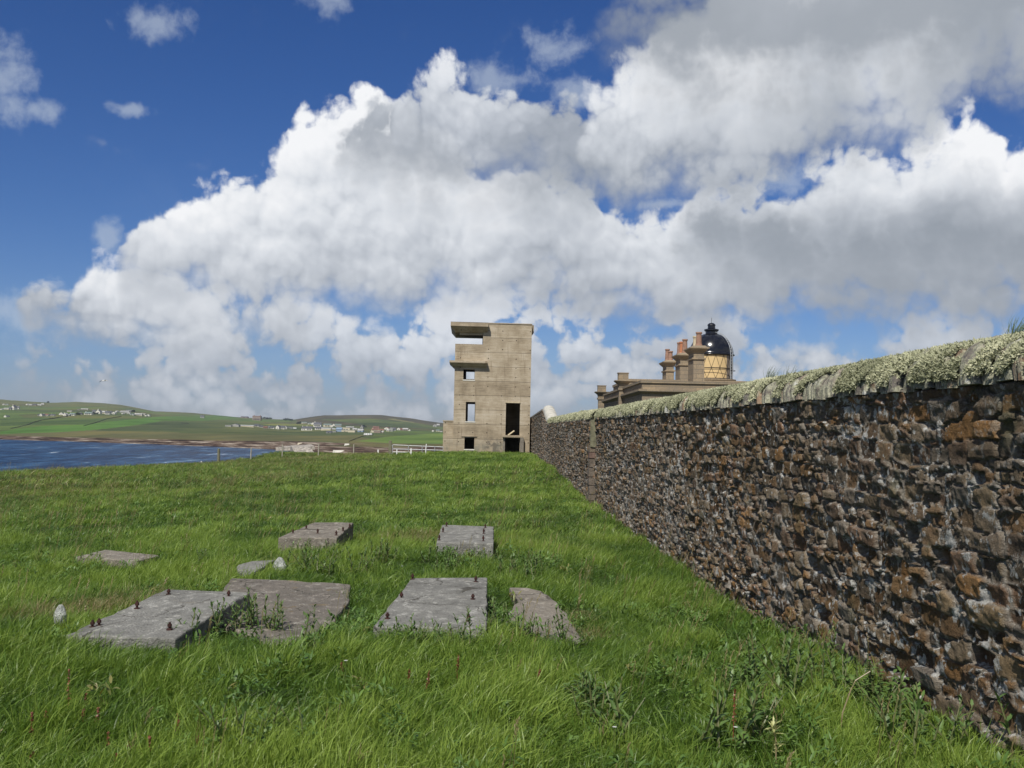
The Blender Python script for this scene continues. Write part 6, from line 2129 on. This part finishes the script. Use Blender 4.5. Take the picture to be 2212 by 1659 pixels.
def leaf(mb, base, d, L, w, jag=True, curl=0.5):
    d = d.normalized()
    side = d.cross(Vector((0, 0, 1)))
    if side.length < 0.1: side = Vector((1, 0, 0))
    side.normalize()
    n = 6
    p = Vector(base)
    ctr = []
    for k in range(n + 1):
        ctr.append(p.copy())
        d = (d - Vector((0, 0, curl / n))).normalized()
        p = p + d * L / n
    vs = []
    for k, c in enumerate(ctr):
        f = k / n
        ww = w * math.sin(math.pi * min(1, f * 0.9 + 0.12)) * (0.62 if (jag and k % 2) else 1.0)
        up = Vector((0, 0, ww * 0.25))
        vs += [c - side * ww + up, c, c + side * ww + up]
    fs = []
    for k in range(n):
        a = 3 * k
        fs += [(a, a + 1, a + 4, a + 3), (a + 1, a + 2, a + 5, a + 4)]
    mb.add(vs, fs)


build_grass()


def build_lichen(parent):
    def fn(mb, bl, up):
        for _ in range(26):
            a = rng.uniform(0, 6.283); el = rng.uniform(0.15, 1.5)
            d = Vector((math.cos(a) * math.cos(el), math.sin(a) * math.cos(el), math.sin(el)))
            L = rng.uniform(0.008, 0.022); w = rng.uniform(0.003, 0.0052)
            side = d.cross(Vector((rng.gauss(0, 1), rng.gauss(0, 1), rng.gauss(0, 1)))).normalized() * w / 2
            b0 = Vector((rng.uniform(-.012, .012), rng.uniform(-.012, .012), -0.003))
            m = b0 + d * L * 0.55 + Vector((rng.uniform(-.004, .004), rng.uniform(-.004, .004), 0))
            e = b0 + d * L + Vector((rng.uniform(-.006, .006), rng.uniform(-.006, .006), -0.002))
            e2 = m + (d + Vector((rng.gauss(0, .5), rng.gauss(0, .5), rng.gauss(0, .3)))).normalized() * L * 0.5
            mb.add([b0 - side, b0 + side, m + side * 1.3, m - side * 1.3, e + side * .5, e - side * .5, e2 + side * .4, e2 - side * .4],
                   [(0, 1, 2, 3), (3, 2, 4, 5), (3, 2, 6, 7)])
            t = rng.random()
            bl += [t] * 8; up += [0.5] * 8
    pr = [proto('lichen_tuft%d' % k, fn, M['lichen']) for k in range(6)]
    c = collection_of('lichen_tufts', pr)
    pts, nrm, sc_ = [], [], []
    r_ = np.random.default_rng(5)
    for y0, y1, dens, s0 in ((3.5, 9, 3600, 0.9), (9, 16, 2200, 1.0), (16, 30, 1100, 1.35), (30, 50.4, 400, 2.1)):
        n = int((y1 - y0) * 0.75 * dens)
        Y = r_.uniform(y0, y1, n); t = r_.uniform(0.04, 0.80, n) * math.pi
        c_, s_ = np.cos(t), np.sin(t)
        X = 0.235 - 0.10 * (Y > 26.05) - np.sign(c_) * np.abs(c_) ** 0.75 * 0.298; Zz = COPE_Z - 0.012 + s_ ** 0.8 * 0.25
        cover = 1.35 * fbm(Y * 3.4 + s_ * 0.9, X * 9 + 3, 201, 4) + 0.80 * s_ - 0.30 + 0.30 * np.clip((Y - 7) / 12, 0, 1) + 0.14 * np.clip((8 - Y) / 2, 0, 1)
        k = cover + r_.normal(0, 0.07, n) > 0
        X, Y, Zz, t = X[k], Y[k], Zz[k], t[k]
        s = s0 * r_.uniform(0.7, 1.45, len(X)) * (1 + 0.4 * np.clip(cover[k], 0, 1))
        pts.append(np.stack([X, Y - 3, Zz + np.sin(t) * 0.1 * 0], 1))
        # tilt each tuft to stand off the stone: rotate about the wall's length
        nrm.append(np.stack([r_.normal(0, .3, len(X)), -(math.pi / 2 - t) * 0.9 + r_.normal(0, .25, len(X)), r_.normal(0, 0.4, len(X))], 1))
        sc_.append(np.stack([s, s, s], 1))
    P = np.concatenate(pts); Rr_ = np.concatenate(nrm); S = np.concatenate(sc_)
    n = len(P)
    hue = np.clip(0.5 + 0.6 * fbm(P[:, 1] * 1.5, P[:, 2] * 6, 207, 3) + r_.normal(0, 0.15, n), 0, 1)
    o = scatter('lichen', P, r_.integers(0, 6, n), Rr_, S, hue, np.zeros(n), c, parent)
    o['kind'] = 'stuff'
    print('lichen', n)


build_lichen(wall)


# ------------------------------------------------------------------ thistles, docks and other single plants
def leaf(mb, base, d, L, w, jag=True, curl=0.5):
    d = d.normalized()
    side = d.cross(Vector((0, 0, 1)))
    if side.length < 0.1: side = Vector((1, 0, 0))
    side.normalize()
    n = 6
    p = Vector(base)
    ctr = []
    for k in range(n + 1):
        ctr.append(p.copy())
        d = (d - Vector((0, 0, curl / n))).normalized()
        p = p + d * L / n
    vs = []
    for k, c in enumerate(ctr):
        f = k / n
        ww = w * math.sin(math.pi * min(1, f * 0.9 + 0.12)) * (0.62 if (jag and k % 2) else 1.0)
        up = Vector((0, 0, ww * 0.25))
        vs += [c - side * ww + up, c, c + side * ww + up]
    fs = []
    for k in range(n):
        a = 3 * k
        fs += [(a, a + 1, a + 4, a + 3), (a + 1, a + 2, a + 5, a + 4)]
    mb.add(vs, fs)


def thistle(h, stems, spread, seed, dense=1.0):
    st = rng.getstate(); rng.seed(seed)
    root = empty('thistle')
    lf, sm = MB(), MB()
    for q in range(stems):
        a = rng.uniform(0, 6.283); r_ = spread * rng.random() ** 0.6
        b = Vector((r_ * math.cos(a), r_ * math.sin(a), -0.03))
        H = h * rng.uniform(0.65, 1.05)
        tip = b + Vector((rng.uniform(-.06, .12), rng.uniform(-.06, .06), H))
        mid = b.lerp(tip, 0.5) + Vector((rng.uniform(-.02, .02), rng.uniform(-.02, .02), 0))
        sm.tube([b, mid, tip], [0.005, 0.004, 0.002], 5)
        nl = int(max(7, H * 75) * dense)
        for k in range(nl):
            f = (k + 0.5) / nl
            p = b.lerp(mid, f * 2) if f < .5 else mid.lerp(tip, f * 2 - 1)
            an = k * 2.4 + rng.uniform(-.3, .3)
            el = rng.uniform(0.15, 0.7) + f * 0.7
            d = Vector((math.cos(an) * math.cos(el), math.sin(an) * math.cos(el), math.sin(el)))
            leaf(lf, p, d, rng.uniform(0.05, 0.085) * (1.15 - 0.65 * f), rng.uniform(0.008, 0.013) * (1.1 - 0.5 * f), True, rng.uniform(0.2, 0.9))
    lf.build('leaves', M['weed'], root)
    sm.build('stem', M['stem'], root)
    rng.setstate(st)
    return root


def bush(rx, rz, seed, mat='weed'):
    """low rounded leafy clump"""
    st = rng.getstate(); rng.seed(seed)
    root = empty('leafy_clump')
    lf, sm = MB(), MB()
    for q in range(34):
        a = rng.uniform(0, 6.283); e = rng.uniform(0.1, 1.45)
        tip = Vector((math.cos(a) * math.cos(e) * rx, math.sin(a) * math.cos(e) * rx, math.sin(e) * rz)) * rng.uniform(0.7, 1.05)
        b = Vector((tip.x * 0.15, tip.y * 0.15, -0.02))
        sm.tube([b, b.lerp(tip, 0.5) + Vector((0, 0, 0.02)), tip], [0.003, 0.0025, 0.0015], 4)
        for k in range(13):
            f = 0.35 + 0.65 * k / 12
            p = b.lerp(tip, f)
            an = rng.uniform(0, 6.283)
            d = Vector((math.cos(an), math.sin(an), rng.uniform(-0.2, 0.8)))
            leaf(lf, p, d, rng.uniform(0.018, 0.036), rng.uniform(0.006, 0.010), False, 0.4)
    lf.build('leaves', M[mat], root)
    sm.build('stem', M['stem'], root)
    rng.setstate(st)
    return root


def place(src, first, px, py, scale, label, group, cat='plant', z=None, rz=None):
    o = src if first else copy_tree(src)
    p = near_hit(px, py) if 'moss' not in label else atz(px, py, 0.135)
    o.location = (p.x, p.y, p.z if z is None else z)
    o.rotation_euler = (0, 0, rng.uniform(0, 6.28) if rz is None else rz)
    scale *= 1.42 if cat == 'plant' else 1.0
    o.scale = (scale, scale, scale)
    tag(o, label, cat, group)
    return o


TH = [thistle(0.30, 3, 0.05, 21), thistle(0.24, 5, 0.10, 22), thistle(0.20, 6, 0.14, 23, 0.9), thistle(0.36, 2, 0.04, 24)]
used = [False] * 4
GT = 'thistles among the grass'
# (px, py of the foot, prototype, scale, label)
THS = [(425, 1398, 1, 0.95, 'thistle clump leaning over the right edge of the bluish bed'), (452, 1385, 0, 0.8, 'upright thistle on the corner of the bluish bed'),
       (515, 1350, 2, 0.75, 'yellowing thistle patch left on the mossy floor'), (530, 1346, 1, 0.8, 'thistles growing from the moss beside the bluish bed'),
       (560, 1352, 2, 0.9, 'broad thistle patch in the middle of the mossy floor edge'), (590, 1358, 1, 0.75, 'small thistle at the right of the mossy patch'),
       (658, 1425, 0, 0.85, 'single thistle in front of the cracked floor'), (672, 1430, 1, 0.6, 'low thistle beside the single one before the cracked floor'),
       (1014, 1412, 0, 0.78, 'tall thistle in front of the middle bed near its right bolt'), (975, 1410, 2, 0.7, 'low thistle under the front of the middle bed'),
       (925, 1410, 1, 0.65, 'thistle at the foot of the middle bed, centre'), (862, 1408, 2, 0.75, 'thistle at the foot of the middle bed, left'),
       (1070, 1390, 0, 0.72, 'thistle growing in the gap beside the middle bed'), (1072, 1362, 1, 0.75, 'leafy thistle wedged in the gap right of the middle bed'),
       (1070, 1336, 2, 0.7, 'farthest thistle in the gap right of the middle bed'), (1140, 1385, 3, 0.62, 'slim thistle before the curved floor piece'),
       (1120, 1392, 1, 0.7, 'thistle before the curved floor, left of the slim one'), (1172, 1390, 2, 0.65, 'thistle patch at the near edge of the curved floor'),
       (1228, 1402, 0, 0.8, 'leafy thistle at the right tip of the curved floor'), (1245, 1408, 1, 0.6, 'low thistle right of the curved floor tip'),
       (1128, 1258, 2, 1.0, 'dark thistle patch behind the curved floor'), (1152, 1250, 1, 0.9, 'dark thistles right behind the curved floor'),
       (1105, 1248, 2, 1.0, 'dark thistles left behind the curved floor'), (1135, 1238, 1, 0.9, 'small thistle at the back of the dark patch'),
       (945, 1240, 2, 0.85, 'weed patch just behind the middle bed'), (975, 1235, 1, 0.8, 'dark weeds behind the middle bed'), (1005, 1238, 2, 0.85, 'dark weeds behind the right of the middle bed'),
       (925, 1218, 1, 0.8, 'weeds between the two right hand beds'), (960, 1212, 2, 0.7, 'weeds at the near edge of the pale bolted bed'), (1035, 1220, 2, 0.7, 'weeds right of the pale bolted bed'),
       (650, 1236, 1, 1.0, 'thistles behind the cracked floor, right of the pointed rock'), (690, 1242, 2, 1.1, 'thistle patch at the far edge of the cracked floor'),
       (730, 1246, 1, 1.0, 'thistles at the far right corner of the cracked floor'), (770, 1240, 2, 1.0, 'thistle patch beyond the cracked floor corner'),
       (700, 1215, 2, 0.9, 'thistles in front of the brown bed'), (742, 1182, 1, 0.85, 'thistles hiding the right side of the brown bed'), (770, 1172, 0, 0.8, 'thistle standing at the right end of the brown bed'),
       (800, 1212, 2, 0.9, 'thistles midway between the two back beds'), (838, 1218, 1, 0.9, 'thistles left of the dry grass patch'), (660, 1212, 1, 0.8, 'thistles under the speckled front face'),
       (178, 1224, 2, 0.8, 'weeds in front of the lone left block'), (205, 1232, 1, 0.7, 'dark weed below the lone left block'), (448, 1216, 2, 0.7, 'small weeds in open grass left of the pointed rock'),
       (1662, 1500, 3, 1.05, 'tall thistles in the right foreground near the wall'), (1700, 1478, 1, 1.2, 'thistle clump near the wall foot'), (1690, 1530, 0, 1.15, 'leafy thistles left of the round dark clump'),
       (1740, 1530, 1, 1.2, 'thistles filling the ground left of the round clump'), (1775, 1470, 3, 0.85, 'slim thistle close under the wall'), (1800, 1520, 2, 1.1, 'thistles just left of the round clump'),
       (1640, 1440, 2, 0.8, 'small thistle in the grass below the wall drain'), (1560, 1600, 2, 1.2, 'thistle patch at the bottom right of centre'), (1620, 1590, 1, 1.0, 'thistles left of the pale yellow plant'),
       (1265, 1600, 2, 1.1, 'weedy patch low in the middle foreground'), (1290, 1560, 1, 0.9, 'weeds in the middle foreground'), (545, 1625, 2, 1.0, 'weed clump at the bottom left of centre'),
       (620, 1610, 1, 0.8, 'small weeds right of the bottom weed clump'), (1940, 1600, 1, 1.1, 'weeds at the wall foot, bottom right'), (2010, 1640, 2, 1.2, 'weeds in the bottom right corner'),
       (2110, 1650, 1, 1.1, 'weeds against the wall at the picture corner'), (1540, 1015, 1, 0.8, 'x')]
for px, py, k, s, lab in THS[:-1]:
    place(TH[k], not used[k], px, py, s, lab, GT)
    used[k] = True
B1 = bush(0.16, 0.22, 31); B2 = bush(0.13, 0.15, 32)
place(B1, True, 1892, 1545, 1.0, 'round dark leafy clump in the right foreground', 'rounded leafy clumps', z=None)
place(copy_tree(B1), True, 1912, 1560, 0.85, 'smaller dark clump touching the round one on its right', 'rounded leafy clumps')
place(B2, True, 1735, 1410, 1.0, 'low leafy clump against the wall foot', 'rounded leafy clumps')
place(copy_tree(B2), True, 1600, 1505, 1.0, 'low leafy clump left of the tall thistles', 'rounded leafy clumps')
place(copy_tree(B2), True, 1270, 1530, 0.9, 'low yellowish clump in the middle foreground', 'rounded leafy clumps')


def sorrel(px, py, top, label, kind='sorrel'):
    """thin stalk with a rusty seed head; py is the lowest visible point, top the tip"""
    p = near_hit(px, py + 18)
    h = (py + 18 - top) * p.y / FPX * 1.02
    root = empty('sorrel_stalk', p, rng.uniform(0, 6))
    tag(root, label, 'plant', 'rusty sorrel stalks in the foreground')
    ln = rng.uniform(-.02, .03)
    MB().tube([(0, 0, -0.02), (ln * .4, 0, h * 0.5), (ln, 0, h)], [0.0028, 0.0022, 0.0012], 5).build('stem', M['dry_stem'] if kind == 'dry' else M['sorrel'], root)
    s = MB()
    for k in range(46):
        f = 0.35 + 0.65 * rng.random() ** 0.8
        z = h * f; r_ = 0.012 * (1.15 - f)
        a = rng.uniform(0, 6.28)
        c = Vector((ln * f + r_ * math.cos(a), r_ * math.sin(a), z))
        q = rng.uniform(0.004, 0.0075)
        u = Vector((rng.gauss(0, 1), rng.gauss(0, 1), rng.gauss(0, 1))).normalized() * q
        v = u.cross(Vector((rng.gauss(0, 1), rng.gauss(0, 1), 1))).normalized() * q
        s.add([c - u, c - v, c + u, c + v], [(0, 1, 2, 3)])
    s.build('seed_head', M['sorrel'], root)


for px, py, top, lab in ((146, 1545, 1452, 'tallest rusty sorrel spike in the lower left foreground'), (185, 1530, 1502, 'short dark stalk right of the tallest rusty spike'),
                         (104, 1570, 1538, 'rusty stalk left of the tallest spike near the left edge'), (66, 1600, 1548, 'thin bent stalk near the left edge'),
                         (178, 1565, 1538, 'small rusty stalk below the short dark one'), (207, 1565, 1533, 'rusty stalk right of the two small ones'),
                         (383, 1600, 1552, 'reddish stalk left of the dark red head'), (421, 1618, 1596, 'dark red dock head low in the foreground'),
                         (234, 1625, 1590, 'brown stalk near the bottom left'), (249, 1650, 1630, 'purple brown seed head at the bottom left'), (58, 1655, 1635, 'brown stalk in the bottom left corner'),
                         (276, 1625, 1612, 'leaning rusty stalk near the bottom left'), (322, 1640, 1600, 'thin dark stalk low left of centre'),
                         (987, 1460, 1419, 'rusty stalk below the right part of the middle bed'), (1160, 1482, 1452, 'bright rusty stalk in the centre foreground'),
                         (883, 1480, 1455, 'rusty stalk in the centre left foreground'), (738, 1462, 1440, 'rusty stalk below the cracked floor'), (809, 1450, 1438, 'tiny red head left of centre'),
                         (919, 1500, 1458, 'thin dark stalk among the centre grass'), (1583, 1596, 1496, 'tall reddish dock stalk left of the pale yellow plant')):
    sorrel(px, py, top, lab)


def pale_plant():
    p = near_hit(1676, 1655)
    root = empty('ragwort', p); tag(root, 'sickly pale yellow plant in the right foreground', 'plant')
    k = p.y / FPX
    h = 85 * k
    MB().tube([(0, 0, -0.02), (0.0, 0, h * 0.6), (-6 * k, 0, h)], [0.004, 0.003, 0.002], 5).build('stem', M['dry_stem'], root)
    l = MB()
    for q in range(34):
        a = rng.uniform(0, 6.28); e = rng.uniform(-0.3, 1.2)
        f = rng.uniform(0.72, 1.0) if q < 24 else rng.uniform(0.3, 0.6)
        leaf(l, (-6 * k * f, 0, h * f), Vector((math.cos(a) * math.cos(e), math.sin(a) * math.cos(e), math.sin(e))), rng.uniform(14, 28) * k, rng.uniform(1.6, 3.2) * k, True, 0.5)
    l.build('leaves', M['weed_pale'], root)


pale_plant()


def dry_stalk(pts, label):
    base = near_hit(*pts[0])
    Y = base.y
    P = [base] + [at(x, y, Y) for x, y in pts[1:]]
    root = MB().tube([p - base for p in P], 0.0035, 5).build('dry_stalk', M['dry_stem'])
    root.location = base
    tag(root, label, 'plant', 'dry stalks near the wall foot')


dry_stalk([(1815, 1590), (1820, 1540), (1838, 1490), (1848, 1470), (1880, 1450)], 'bent straw coloured stalk left of the round dark clump')
dry_stalk([(1995, 1600), (1990, 1540), (1978, 1500)], 'dry dead stalk close to the wall at lower right')


def daisy(px, py, label):
    p = near_hit(px, py)
    root = empty('daisy', (p.x, p.y, p.z)); tag(root, label, 'flower', 'white daisies in the grass')
    h = 0.17
    MB().tube([(0, 0, -.01), (0, 0, h)], 0.0012, 4).build('stem', M['stem'], root)
    m = MB()
    for k in range(10):
        a = k * 0.628
        m.add([(0, 0, h + .002), (math.cos(a - .2) * .011, math.sin(a - .2) * .011, h + .005), (math.cos(a + .2) * .011, math.sin(a + .2) * .011, h + .005)], [(0, 1, 2)])
    m.build('petals', M['daisy'], root)


for px, py, lab in ((1588, 1690, 'white daisy at the lower right of centre'), (1326, 1680, 'white daisy at the bottom edge centre'), (868, 1262, 'white flower left of the middle bed'),
                    (745, 1495, 'white daisy in the left centre foreground')):
    daisy(px, min(py, 1655), lab)


def grass_clump(p, n, L0, L1, w, label, wind=0.5, name='grass_tuft', parent=None):
    m = MB(); bl, up = [], []
    for _ in range(n):
        blade(m, (rng.uniform(-.05, .05), rng.uniform(-.06, .06), -0.02), rng.uniform(L0, L1), w, rng.uniform(0.1, 0.6), wind, rng.uniform(0, 6.28), 5, 0.35, bl, up, rng.random())
    o = mesh_obj(name, m.v, m.f, M['tuft_dark'], attrs={'blade': ('POINT', 'FLOAT', bl), 'up': ('POINT', 'FLOAT', up)})
    o.location = p
    tag(o, label, 'grass tuft', 'grass tufts growing on the coping')
    return o


M['tuft_dark'] = simple_mat('dull_green_grass', (0.09, 0.12, 0.045), 0.6, 0.5, 30.0)
def on_cope(px, py_guess):
    d = ray(px, py_guess)
    X = WX + 0.27; Y = X / d.x * d.y
    return Vector((X, Y, COPE_Z + 0.25))
grass_clump(on_cope(2195, 700), 90, 0.10, 0.20, 0.0035, 'tall wispy grass tuft on top of the wall at the right edge', 0.9)
grass_clump(on_cope(1664, 805), 50, 0.10, 0.24, 0.006, 'brownish grass tuft on the coping right of the lighthouse', 0.7)
grass_clump(on_cope(1706, 800), 40, 0.08, 0.18, 0.006, 'small grass tuft on the coping right of the brownish one', 0.7)
grass_clump(on_cope(2137, 718), 16, 0.04, 0.08, 0.004, 'tiny plant on the coping left of the tall tuft', 0.3)


# ================================================================== thin sea haze over the bay
def build_haze():
    m, B, out = new_mat('sea_haze')
    v = B.node('ShaderNodeVolumePrincipled')
    v.inputs['Color'].default_value = (0.80, 0.88, 1.0, 1)
    v.inputs['Density'].default_value = 0.00008
    v.inputs['Anisotropy'].default_value = 0.2
    B.t.links.new(v.outputs[0], out.inputs['Volume'])
    b = MB().box(-3500, 3500, -300, 4000, SEA_Z - 6, 110)
    o = b.build('haze', m)
    tag(o, kind='stuff')


build_haze()
